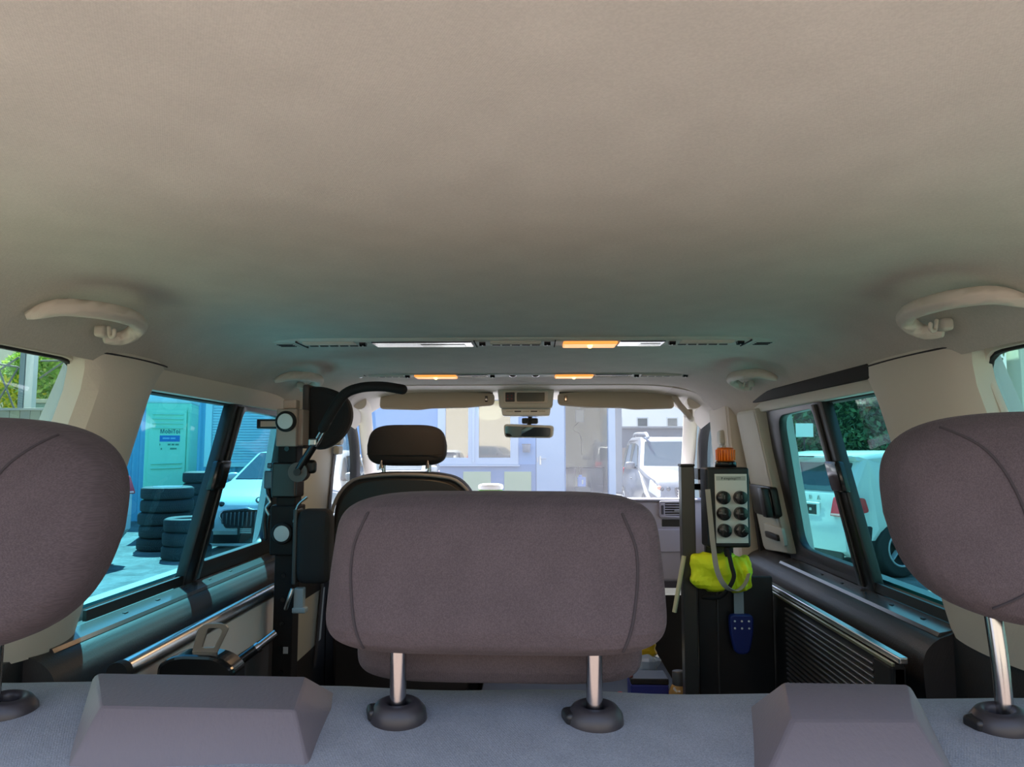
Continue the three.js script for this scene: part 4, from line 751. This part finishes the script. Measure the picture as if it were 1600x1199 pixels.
{ // white hatchback facing the van, grille and bonnet badge
  const { t } = car('parked_car', 'white hatchback facing the van with dark slatted grille', [-4.03, -12.6], 0.03, hatch);
  const z = hatch.L - hatch.L / 2 - 0.02;
  const o = rounded([[-0.56, 0.60], [-0.50, 0.68], [-0.14, 0.72], [-0.06, 0.69], [0.06, 0.69], [0.14, 0.72], [0.50, 0.68], [0.56, 0.60], [0.44, 0.42], [-0.44, 0.42]], 0.03);
  const lean = (g) => warp(g, (x, y, zz) => [x, y - 0.06, zz + 0.05 - 0.30 * Math.max(0, y - 0.56) - 0.15 * x * x]);
  mesh('grille_frame', lean(slab(o, 0.05, [], 0.008).translate(0, 0, z - 0.04)), m.chrome, t);
  const gi = mesh('grille', lean(slab(rounded([[-0.53, 0.60], [-0.48, 0.665], [-0.14, 0.70], [-0.06, 0.675], [0.06, 0.675], [0.14, 0.70], [0.48, 0.665], [0.53, 0.60], [0.42, 0.435], [-0.42, 0.435]], 0.03), 0.05).translate(0, 0, z - 0.028)), m.rubber, t);
  for (let k = 0; k < 17; k++) { const x = -0.48 + 0.06 * k; mesh('grille_slat', lean(box(0.020, 0.20 - 0.06 * Math.pow(Math.abs(x) / 0.48, 3), 0.02, x, 0.555, z + 0.022, 0.004)), M([0.05, 0.05, 0.052], 0.2), gi); }
  mesh('lower_intake', warp(box(1.36, 0.17, 0.06, 0, 0.225, z - 0.01, 0.02), (x, y, zz) => [x, y, zz - 0.16 * x * x]), m.black, t);
  mesh('front_lip', warp(box(1.44, 0.05, 0.08, 0, 0.115, z - 0.03, 0.02), (x, y, zz) => [x, y, zz - 0.16 * x * x]), m.white, t);
  const pl = mesh('number_plate', box(0.52, 0.11, 0.02, 0, 0.325, z + 0.03, 0.005), m.black, t);
  for (let k = 0; k < 3; k++) for (const x of [-0.14, 0.13]) mesh('plate_print', box(0.16, 0.012, 0.003, x, 0.30 + 0.025 * k, z + 0.041, 0.001), m.steel, pl);
  const bd = mesh('badge', new THREE.CylinderGeometry(0.052, 0.052, 0.014, 28).rotateX(Math.PI / 2 - 0.7).translate(0, 0.755, z - 0.075), m.black, t);
  const wing = slab(rounded([[-0.012, -0.034], [0.004, -0.034], [0.008, 0.0], [0.03, 0.012], [0.03, 0.02], [0.008, 0.016], [0.03, 0.03], [0.012, 0.036], [-0.014, 0.02], [-0.03, -0.004], [-0.014, -0.006]], 0.003), 0.004); wing.rotateX(-0.7).translate(0, 0.7615, z - 0.0665); mesh('badge_wing', wing, m.paper, bd);
}
{ // white hatchback seen from behind through the door window
  const turn = Math.atan2(0.93, -0.367), cx = 3.30 + 0.93 * 2.05, cz = -9.35 - 0.367 * 2.05;
  const { t } = car('parked_car', 'white hatchback turned tail to the sliding door window', [cx, cz], turn, { ...hatch, hub: M([0.45, 0.40, 0.03], 0.5) });
  const zr = -hatch.L / 2, back = (g, k = 0.0) => g.rotateY(Math.PI).translate(0, 0, zr);
  mesh('spoiler', warp(box(1.30, 0.035, 0.26, 0, 1.405, zr + 0.24, 0.012), (x, y, z) => [x, y - 0.03 * x * x, z]), m.white, t);
  mesh('brake_lamp', box(0.34, 0.018, 0.01, 0, 1.395, zr + 0.112, 0.004), M([0.06, 0.02, 0.025], 0.2), t);
  const pl = mesh('number_plate', back(box(0.52, 0.12, 0.02, 0, 0.76, -0.035, 0.005)), m.black, t);
  mesh('plate_recess', back(box(0.62, 0.17, 0.02, 0, 0.76, -0.045, 0.02)), M([0.62, 0.64, 0.64], 0.4), t);
  for (const [x, w] of [[-0.14, 0.10], [-0.02, 0.03], [0.08, 0.06], [0.17, 0.04]]) mesh('plate_print', back(box(w, 0.03, 0.003, x, 0.76, -0.024, 0.001)), m.steel, pl);
  'SKODA'.split('').forEach((ch, i) => { const g = new TextGeometry(ch, { font, size: 0.055, depth: 0.008, curveSegments: 3 }); g.computeBoundingBox(); g.translate(-(g.boundingBox.max.x) / 2 + (i - 2) * 0.14, 0.875, -0.058); mesh('tail_letter', back(g), m.steel, t); });
  const lid = (x0, y0, x1, y1) => mesh('lid_seam', back(rod([x0, y0, -0.045], [x1, y1, -0.045], 0.006, 6)), m.seam, t);
  lid(-0.62, 0.93, -0.52, 0.62); lid(0.62, 0.93, 0.52, 0.62); lid(-0.52, 0.62, 0.52, 0.62);
  for (const x of [-0.58, 0.58]) mesh('bumper_reflector', back(box(0.24, 0.04, 0.02, x, 0.44, -0.035, 0.008)), m.red, t);
  mesh('rear_diffuser', back(box(1.30, 0.13, 0.04, 0, 0.27, -0.05, 0.02)), m.black, t);
  mesh('aerial', rod([0, 1.46, zr + 0.5], [0, 1.52, zr + 0.42], 0.008), m.black, t);
}
{ // silver off-roader ahead
  const { t } = car('parked_suv', 'silver off-road car with roof rails in front of the van', [2.95, -15.7], 0.02, suv);
  const z = suv.L / 2;
  for (const s of [-1, 1]) mesh('roof_rail', tube([[s * 0.62, 1.73, 0.45], [s * 0.63, 1.80, 0.35], [s * 0.64, 1.815, 0.0], [s * 0.64, 1.81, -1.2], [s * 0.62, 1.74, -1.4]], 0.035, 30, 10), m.silver, t);
  const g = mesh('grille', slab(rounded([[-0.42, 0.62], [0.42, 0.62], [0.46, 0.80], [-0.46, 0.80]], 0.03), 0.03).translate(0, 0, z - 0.05), m.black, t);
  for (let k = 0; k < 3; k++) mesh('grille_bar', box(0.84, 0.02, 0.02, 0, 0.66 + 0.05 * k, z - 0.015, 0.005), m.chrome, g);
  mesh('bonnet_scoop', warp(box(0.6, 0.06, 0.5, 0, 1.06, 1.35, 0.03), (x, y, zz) => [x * (1 - 0.2 * (zz - 1.35)), y - 0.12 * (zz - 1.35), zz]), m.suvPaint, t);
  mesh('lower_intake', box(1.2, 0.14, 0.04, 0, 0.40, z - 0.03, 0.02), m.black, t);
}
car('parked_car', 'white hatchback standing beyond the driver door window', [-3.35, -17.8], -0.02, { ...hatch, tumble: 0.15 });
{ // only its rear corner shows between headrest and tyres
  car('parked_wagon', 'white car tail with tall red lamp beside the tyre stack', [-7.52, -8.9], -Math.PI / 2, { ...suv, paint: m.white, tail: [[-0.012, 0.90], [0.14, 0.90], [0.16, 1.14], [0.07, 1.14]] });
}

// ───────────── container wall, shutter, tyres and toilet cabin on the driver side
{
  const w = structure('wall_container', 'light blue corrugated cabin wall with roller shutter', 'wall');
  const blue = M([0.20, 0.42, 0.60], 0.6), z0 = -15.2, ring = (y) => { const r = []; for (let k = 0; k <= 120; k++) { const x = -9.0 + 4.6 * k / 120; r.push([x, y, z0 + (k % 4 < 2 ? 0.018 : -0.018)]); } r.push([-4.4, y, z0 - 2.4], [-9.0, y, z0 - 2.4]); return r; };
  mesh('corrugated_wall', loft([0.0, 3.2].map(ring), true, 0.3), blue, w);
  mesh('roof_edge', span(-9.2, -4.3, 3.2, 3.35, -17.7, -15.0, 0.02), M([0.45, 0.62, 0.72], 0.6), w);
  const sh = structure('window_8', 'white roller shutter in the blue cabin wall', 'window');
  const fr = M([0.62, 0.72, 0.76], 0.5);
  mesh('frame', slab([[-6.84, 1.12], [-4.62, 1.12], [-4.62, 2.98], [-6.84, 2.98]], 0.08, [[[-6.70, 1.22], [-4.74, 1.22], [-4.74, 2.90], [-6.70, 2.90]]], 0.01).translate(0, 0, z0 + 0.01), fr, sh);
  const sl = new RoundedBoxGeometry(1.96, 0.052, 0.02, 1, 0.008), sm = M([0.50, 0.62, 0.70], 0.5);
  for (let k = 0; k < 30; k++) { const s = mesh('shutter_slat', sl, sm, sh); s.position.set(-5.72, 1.25 + 0.056 * k, z0 + 0.04); }
}
{
  const t = thing('portable_toilet', 'green portable toilet cabin against the blue wall', 'toilet cabin', [-6.42, 0, -12.75], 0.30);
  const gr = M([0.34, 0.72, 0.50], 0.5), g2 = M([0.30, 0.66, 0.46], 0.5);
  mesh('cabin', box(0.74, 2.30, 0.9, 0, 1.15, -0.45, 0.03), gr, t);
  mesh('roof', warp(box(0.78, 0.14, 0.94, 0, 2.36, -0.45, 0.05), (x, y, z) => [x, y + (y > 2.36 ? 0.05 * (1 - x * x * 5) : 0), z]), M([0.55, 0.72, 0.72], 0.5), t);
  const d = mesh('door', slab(rounded([[-0.30, 0.1], [0.30, 0.1], [0.30, 2.18], [-0.30, 2.18]], 0.02), 0.025, [], 0.006), gr, t);
  mesh('door_jamb', box(0.04, 2.16, 0.05, 0.34, 1.14, 0.01, 0.01), g2, t);
  for (const y of [2.10, 2.02, 1.94, 1.86, 1.24, 1.16, 0.42, 0.34]) mesh('door_rib', warp(box(0.50, 0.030, 0.045, 0, y, 0.028, 0.012), (x, yy, z) => [x, yy + 0.03 * x * (y < 1.5 ? 1 : -0.3), z]), g2, d);
  const dec = textTexture(256, 256, (c, w, h) => {
    c.fillStyle = '#96d8b6'; c.fillRect(0, 0, w, h); c.fillStyle = '#1c4f5c'; c.font = 'bold 64px sans-serif'; c.fillText('MobiToi', 4, 62);
    c.fillStyle = '#1f6fae'; c.fillRect(4, 84, 246, 70); c.fillStyle = '#7fb6cf'; c.fillRect(40, 108, 84, 16); c.fillRect(136, 108, 60, 16);   // the small print is not legible in the photo
    c.fillStyle = '#4d8a72'; for (const [x, y, q] of [[4, 176, 12], [104, 176, 36], [150, 176, 36], [196, 176, 44], [20, 224, 18], [134, 222, 80]]) c.fillRect(x, y, q, 20);
  });
  mesh('decal', new THREE.PlaneGeometry(0.34, 0.40).translate(0.04, 1.66, 0.0268), new THREE.MeshStandardMaterial({ map: dec, roughness: 0.5 }), d).userData.label = 'printed door sticker with blue bar';
}
// tyres
const tread = noiseTexture(128, (i, j) => ((i + (j < 64 ? j : 128 - j) * 0.6) % 16 < 5 || Math.abs(j - 64) < 4 || Math.abs(j - 30) < 3 || Math.abs(j - 98) < 3 ? 0 : 1));
const tyreMat = M([0.025, 0.026, 0.028], 0.8, { bumpMap: rep(tread, 9, 1), bumpScale: 0.012 });
const tyreSide = M([0.02, 0.02, 0.022], 0.75);
function tyre(label, x, y, z, R, h, group, upright) {
  const t = thing('tyre', label, 'tyre', [x, y, z], rnd() * 6, group);
  const a = mesh('tread', lathe([[R - 0.012, 0.015], [R, 0.03], [R + 0.003, h * 0.5], [R, h - 0.03], [R - 0.012, h - 0.015]], 44), tyreMat, t);
  mesh('sidewall', lathe([[R - 0.012, 0.015], [R - 0.05, 0.0], [R * 0.62, 0.012], [R * 0.58, 0.03], [R * 0.60, h * 0.5], [R * 0.58, h - 0.03], [R * 0.62, h - 0.012], [R - 0.05, h], [R - 0.012, h - 0.015]], 44), tyreSide, t);
  return t;
}
{
  const ORD = ['first', 'second', 'third', 'fourth', 'fifth', 'sixth'];
  const X = -5.50, Z = -11.0, H = 0.186;
  for (let k = 0; k < 5; k++) tyre(k === 4 ? 'topmost tyre with pale rim on the tall stack' : ORD[k] + ' tyre from the ground in the tall stack with the rim', X + [0, 0.02, -0.015, 0.01, 0][k] - 0.008 * (4 - k), H * k, Z, 0.365, H, 'tyres of the tall stack');
  const rim = thing('wheel_rim', 'pale steel rim in the topmost tyre of the stack', 'rim', [X, H * 4 + 0.036, Z]);
  mesh('disc', lathe([[0, 0.06], [0.05, 0.07], [0.12, 0.05], [0.17, 0.08], [0.205, 0.13], [0.208, 0.15]], 36), M([0.7, 0.72, 0.74], 0.4, { metalness: 0.3 }), rim); mesh('hub', new THREE.CylinderGeometry(0.04, 0.04, 0.05, 16).translate(0, 0.08, 0), m.steel, rim);
  for (let k = 0; k < 3; k++) tyre(ORD[k] + ' tyre from the ground in the low stack of three', -4.74 + 0.01 * k, H * k, Z + 0.92, 0.32, H, 'tyres of the low stack');
  for (let k = 0; k < 6; k++) tyre(ORD[k] + ' tyre from the ground in the stack against the blue wall', -5.52 - 0.012 * (k % 2), H * k, Z - 1.3, 0.34, H, 'tyres of the rear stack');
}
// far corner seen through the clear quarter window
function leaves(n, place, size) {
  const P = [], C = [], I = [], N = [];
  for (let k = 0; k < n; k++) {
    const { p, c } = place(), a = V(rnd() - 0.5, rnd() - 0.5, rnd() - 0.5).normalize(), b = V(rnd() - 0.5, rnd() - 0.5, rnd() - 0.5).cross(a).normalize(), s = size * (0.6 + 0.8 * rnd()), q = P.length / 3, nn = a.clone().cross(b);
    for (const [u, v] of [[-1, 0], [0, -0.5], [1, 0], [0, 0.5]]) { P.push(p.x + a.x * u * s + b.x * v * s, p.y + a.y * u * s + b.y * v * s, p.z + a.z * u * s + b.z * v * s); C.push(...c); N.push(nn.x, nn.y, nn.z); }
    I.push(q, q + 1, q + 2, q, q + 2, q + 3);
  }
  const g = new THREE.BufferGeometry(); g.setAttribute('position', new THREE.Float32BufferAttribute(P, 3)); g.setAttribute('normal', new THREE.Float32BufferAttribute(N, 3)); g.setAttribute('color', new THREE.Float32BufferAttribute(C, 3)); g.setAttribute('uv', new THREE.Float32BufferAttribute(new Float32Array(P.length / 3 * 2), 2)); g.setIndex(I);
  return g;
}
const leafMat = M([1, 1, 1], 0.8, { vertexColors: true, transmission: 0.35, thickness: 0 });
{
  const t = thing('broad_tree', 'bright green and yellow tree beyond the fence', 'tree', [-12.0, 0, -18.0]);
  mesh('trunk', tube([[0, 0, 0], [0.05, 1.0, 0], [-0.05, 2.0, 0.05], [0, 2.8, 0]], 0.12, 16, 10), M([0.10, 0.07, 0.045], 0.9), t);
  const cr = mesh('crown', leaves(9000, () => { let p; do { p = V(rnd() * 2 - 1, rnd() * 2 - 1, rnd() * 2 - 1); } while (p.length() > 1 || p.length() < 0.55); const w = rnd(), yel = p.x < -0.1 && p.y < 0.15 && rnd() < 0.55; const c = yel ? [0.75, 0.68, 0.03] : w < 0.5 ? [0.30, 0.50, 0.06] : w < 0.8 ? [0.16, 0.36, 0.04] : [0.48, 0.60, 0.10]; return { p: V(p.x * 1.3, 3.05 + p.y * 1.2, p.z * 1.1), c }; }, 0.075), leafMat, t);
  cr.userData.kind = 'stuff';
}
{
  const t = thing('steel_post', 'pale steel post with lattice bracing by the tree', 'post', [-9.95, 0, -14.2]);
  mesh('post', box(0.16, 4.6, 0.14, 0, 2.3, 0, 0.01), M([0.62, 0.66, 0.68], 0.5), t); mesh('post_flange', box(0.10, 4.6, 0.18, -0.14, 2.3, 0, 0.01), M([0.18, 0.24, 0.28], 0.5), t);
  const br = M([0.12, 0.14, 0.15], 0.5);
  for (const [a, b] of [[[-0.2, 2.2, 0.1], [-0.75, 3.4, 0.1]], [[-0.75, 2.1, 0.1], [-0.2, 3.1, 0.1]], [[-0.2, 3.1, 0.1], [-0.8, 3.2, 0.1]], [[0.1, 2.9, -0.1], [0.75, 3.35, -0.1]], [[0.1, 3.25, -0.1], [0.7, 3.25, -0.1]], [[-0.2, 3.3, 0.1], [-0.8, 2.9, 0.1]]]) mesh('brace', rod(a, b, 0.018, 8), br, t);
}
struct(mesh('wall_pale', span(-22, -9.6, 0, 6, -24.4, -24, 0), M([0.62, 0.60, 0.46], 0.9)), 'pale rendered wall behind the steel lattice', 'wall');
{
  const t = thing('storage_shed', 'low dark teal shed with flat roof below the tree', 'shed', [-10.0, 0, -14.9]);
  mesh('walls', span(-0.36, 0.34, 0, 2.42, -0.8, 0.3, 0.01), M([0.14, 0.26, 0.27], 0.6), t); mesh('roof', span(-0.42, 0.42, 2.42, 2.50, -0.85, 0.38, 0.01), M([0.28, 0.30, 0.27], 0.7), t); mesh('side_panel', span(0.345, 0.60, 0, 2.38, -0.6, 0.2, 0.01), M([0.6, 0.58, 0.48], 0.7), t);
}
{
  const t = thing('board_fence', 'grey board fence in front of the dark shed', 'fence', [-10.2, 0, -13.6]);
  for (let k = 0; k < 12; k++) mesh('board', box(0.19, 2.22, 0.03, -1.2 + 0.2 * k, 1.11, 0, 0.005), M([0.20 + 0.03 * (k % 3), 0.23 + 0.03 * (k % 3), 0.23], 0.8), t);
  mesh('top_rail', box(2.5, 0.05, 0.07, -0.1, 2.24, 0, 0.01), M([0.30, 0.34, 0.35], 0.7), t);
}
// ───────────── building ahead
{
  const w = structure('wall_building', 'light blue rendered building front with white door', 'wall');
  const up = M([0.26, 0.37, 0.58], 0.85), lo = M([0.22, 0.29, 0.44], 0.85);
  mesh('render', slab([[-9, 0], [2.2, 0], [2.2, 5], [-9, 5]], 0.3, [[[-2.78, 1.12], [-0.60, 1.12], [-0.60, 3.0], [-2.78, 3.0]], [[0.04, 0.02], [0.90, 0.02], [0.90, 3.0], [0.04, 3.0]], [[0.92, 0.02], [2.18, 0.02], [2.18, 4.2], [0.92, 4.2]]]).translate(0, 0, -22.3), up, w);
  mesh('plinth', span(-9, 0.03, 0, 1.05, -22.0, -21.97, 0.005), lo, w);
  mesh('column', span(2.19, 2.39, 0, 5, -22.2, -21.9, 0.01), M([0.46, 0.52, 0.62], 0.6), w);
  mesh('back_room', [span(-9, 2.4, 0, 5, -25.2, -25.0, 0), span(-9, 2.4, 4.8, 5, -25, -22.3, 0), span(2.2, 2.4, 0, 4.8, -25, -22.3, 0), span(0.86, 0.90, 0, 4.8, -25, -22.3, 0)], M([0.56, 0.53, 0.44], 0.9), w);
  const win = structure('window_9', 'white framed double window mirroring parked cars', 'window'), fm = M([0.49, 0.54, 0.63], 0.45);
  mesh('frame', slab([[-2.90, 1.04], [-0.48, 1.04], [-0.48, 3.1], [-2.90, 3.1]], 0.12, [[[-2.66, 1.24], [-1.98, 1.24], [-1.98, 2.95], [-2.66, 2.95]], [[-1.66, 1.24], [-0.72, 1.24], [-0.72, 2.95], [-1.66, 2.95]]], 0.015).translate(0, 0, -22.06), fm, win);
  mesh('mullion', box(0.08, 1.8, 0.05, -1.82, 2.0, -21.93, 0.01), fm, win); mesh('ledge', box(2.5, 0.05, 0.12, -1.69, 1.01, -21.94, 0.01), fm, win);
  const mir = M([0.34, 0.33, 0.29], 0.03, { metalness: 0.85 });
  mesh('pane', span(-2.68, -1.96, 1.22, 2.97, -22.02, -22.01, 0), mir, win); mesh('pane', span(-1.68, -0.70, 1.22, 2.97, -22.02, -22.01, 0), mir, win);
  const d = structure('door_1', 'white office door with lever handle in the blue building', 'door');
  mesh('leaf', box(0.84, 2.95, 0.06, 0.47, 1.5, -22.02, 0.01), M([0.43, 0.50, 0.61], 0.5), d);
  mesh('handle_plate', box(0.05, 0.26, 0.02, 0.17, 1.16, -21.98, 0.006), m.steel, d); mesh('handle', rod([0.17, 1.22, -21.94], [0.34, 1.22, -21.94], 0.014), m.steel, d); mesh('lock', box(0.03, 0.16, 0.03, 0.09, 1.18, -21.98, 0.01), m.steel, d);
  const gw = structure('window_10', 'tall glazed bay with beige room behind', 'window');
  mesh('pane', span(0.92, 2.19, 0.05, 4.2, -22.04, -22.03, 0), glass(0.9, 0.92, 0.9), gw); mesh('bottom_rail', span(0.92, 2.19, 0.02, 0.20, -22.08, -22.0, 0.01), M([0.25, 0.26, 0.28], 0.5), gw);
}
tag(mesh('wall_panel', span(-2.12, -1.30, 0.12, 0.83, -21.97, -21.93, 0.01), M([0.46, 0.50, 0.28], 0.7)), 'pale yellow green board on the wall beside the driver seat', 'board', 'boards under the window');
tag(mesh('wall_panel', span(-0.90, -0.10, 0.12, 0.83, -21.97, -21.93, 0.01), M([0.46, 0.50, 0.28], 0.7)), 'pale yellow green board on the wall next to the white door', 'board', 'boards under the window');
{
  const t = thing('wall_ashtray', 'small silver bucket hung on the wall near the door', 'bucket', [-0.24, 1.40, -21.86]);
  mesh('cup', lathe([[0, 0], [0.11, 0], [0.125, 0.22], [0.13, 0.24], [0.12, 0.24], [0.105, 0.02]], 24), m.silver, t); mesh('rim', new THREE.TorusGeometry(0.13, 0.012, 8, 28).rotateX(Math.PI / 2).translate(0, 0.24, 0), M([0.2, 0.2, 0.22], 0.5), t);
}
{ // inside the glazed bay
  for (const [x0, x1, h, lb] of [[0.98, 1.28, 0.93, 'narrow dark cabinet inside the glazed bay'], [1.42, 2.12, 0.92, 'wide dark counter inside the glazed bay']]) {
    const t = thing('dark_counter', lb, 'counter', [(x0 + x1) / 2, 0, -23.2]); const w = (x1 - x0) / 2;
    mesh('body', span(-w, w, 0, h, -0.3, 0.3, 0.05), M([0.10, 0.105, 0.11], 0.6), t); mesh('top', span(-w - 0.02, w + 0.02, h, h + 0.03, -0.32, 0.32, 0.01), M([0.16, 0.14, 0.12], 0.5), t);
  }
  const l = thing('hanging_lamp', 'grey box lamp with curled cable inside the bay', 'lamp', [1.43, 2.32, -23.4]);
  mesh('shade', box(0.28, 0.4, 0.2, 0, 0.22, 0, 0.03), M([0.30, 0.31, 0.33], 0.5), l); mesh('bracket', rod([0, 0.4, 0], [0, 2.48, 0], 0.02), m.steel, l); mesh('cord', tube([[-0.05, 0.02, 0], [-0.2, -0.2, 0], [0.0, -0.35, 0], [0.06, -1.0, 0]], 0.012, 24, 6), m.black, l);
  const b = thing('blue_canister', 'bright blue canister with white mark behind the glass', 'canister', [1.42, 0.36, -22.5]);
  mesh('can', box(0.26, 0.30, 0.2, 0, 0.15, 0, 0.03), M([0.02, 0.20, 0.80], 0.4), b); mesh('neck', box(0.10, 0.06, 0.08, -0.04, 0.33, 0, 0.015), M([0.02, 0.20, 0.80], 0.4), b); mesh('mark', box(0.04, 0.13, 0.004, 0.02, 0.15, 0.101, 0.001), m.paper, b);
  tag(mesh('low_bench', span(1.2, 1.7, 0.0, 0.36, -22.7, -22.3, 0.02), M([0.12, 0.12, 0.13], 0.6)), 'low dark bench under the blue canister', 'bench');
}
// far end of the yard
{
  const w = structure('wall_far', 'dark grey boundary wall behind the silver car', 'wall');
  mesh('panel', span(2.4, 30, 0, 2.25, -27.3, -27, 0.02), M([0.12, 0.13, 0.15], 0.8), w); mesh('coping', span(2.4, 30, 2.25, 2.33, -27.4, -26.9, 0.01), M([0.2, 0.21, 0.22], 0.8), w); mesh('brown_section', span(2.5, 5.2, 0.0, 1.55, -26.9, -26.7, 0.02), M([0.22, 0.18, 0.15], 0.8), w);
  mesh('side_pier', span(2.4, 3.05, 0, 5, -26.2, -25.9, 0.01), M([0.22, 0.24, 0.29], 0.8), w);
}
{
  const t = thing('far_house', 'white house with small dark windows beyond the boundary wall', 'house', [10, 0, -40]);
  mesh('walls', span(-6.2, 8, 0, 7, -6, 0, 0), M([0.72, 0.71, 0.66], 0.9), t); mesh('roof', span(-6.4, 8.2, 7, 7.2, -6.2, 0.2, 0.02), M([0.3, 0.2, 0.17], 0.8), t);
  for (const x of [-5.6, -4.2, -2.6, -1.0, 0.6]) { const wn = mesh('window', box(0.62, 0.55, 0.06, x, 2.95, 0.0, 0.01), m.white, t); mesh('window_pane', box(0.5, 0.42, 0.02, x, 2.95, 0.035, 0), m.carGlass, wn); }
}
{
  const t = thing('far_tree', 'green leafy branches in front of the white house', 'tree', [7.4, 0, -32]);
  mesh('trunk', tube([[0, 0, 0], [0.1, 1.5, 0], [0, 3, 0]], 0.14, 12, 8), M([0.10, 0.07, 0.045], 0.9), t);
  mesh('crown', leaves(2600, () => { let p; do { p = V(rnd() * 2 - 1, rnd() * 2 - 1, rnd() * 2 - 1); } while (p.length() > 1); return { p: V(p.x * 1.1, 3.6 + p.y * 1.2, p.z), c: rnd() < 0.5 ? [0.22, 0.42, 0.08] : [0.34, 0.52, 0.14] }; }, 0.11), leafMat, t).userData.kind = 'stuff';
}
// ───────────── hedge and fence beside the sliding door
{
  const t = thing('clipped_hedge', 'dense dark green hedge behind the white hatchback tail', 'hedge', [6.45, 0, -13.6]);
  mesh('core', span(-1.9, 1.9, 0, 4.4, -0.9, -0.1, 0.1), M([0.03, 0.06, 0.035], 1), t);
  mesh('foliage', leaves(12000, () => ({ p: V((rnd() * 2 - 1) * 2.0, rnd() * 4.5, -0.1 + rnd() * 0.32), c: rnd() < 0.6 ? [0.07, 0.15, 0.06] : rnd() < 0.7 ? [0.11, 0.22, 0.08] : [0.20, 0.33, 0.16] }), 0.055), leafMat, t).userData.kind = 'stuff';
}
{
  const t = thing('panel_fence', 'plain grey panel fence next to the hedge', 'fence', [3.38, 0, -13.4]);
  for (let k = 0; k < 3; k++) mesh('panel', box(0.50, 2.9, 0.05, -0.3 + 0.51 * k, 1.45, 0, 0.01), M([0.20, 0.25, 0.27], 0.8), t);
  mesh('handrail', rod([-0.6, 2.16, 0.1], [0.35, 2.16, 0.1], 0.03), m.silver, t);
}
for (const [n, x, y, w, h, lb] of [['info_sign', 4.74, 1.82, 0.30, 0.24, 'white rectangular sign on a stake before the hedge'], ['marker_plate', 4.50, 1.60, 0.10, 0.30, 'narrow white marker plate beside the larger sign']]) {
  const t = thing(n, lb, 'sign', [x, 0, -13.1]); mesh('plate', box(w, h, 0.02, 0, y, 0.03, 0.005), m.paper, t); mesh('stake', rod([0, 0, 0], [0, y + h / 2, 0], 0.015), m.seam, t);
}
struct(mesh('wall_side_house', span(8.6, 17, 0, 5, -13.6, -13.2, 0.02), M([0.62, 0.68, 0.60], 0.9)), 'pale rendered house wall beside the hedge', 'wall');
// what the office panes mirror: the sunlit far side of the yard
struct(mesh('wall_opposite', span(-30, 30, 0, 7, 19, 19.3, 0), M([0.42, 0.38, 0.31], 0.9)), 'cream wall on the opposite side of the yard', 'wall');

car('opposite_car', 'white hatchback parked on the apron behind the van', [-7.0, 10.5], 2.2, { ...hatch });
car('opposite_car', 'dark grey off-road car parked on the apron behind the van', [-2.9, 12.5], 2.0, { ...suv, paint: M([0.05, 0.055, 0.06], 0.3, { clearcoat: 0.6 }) });
renderer.render(scene, camera);
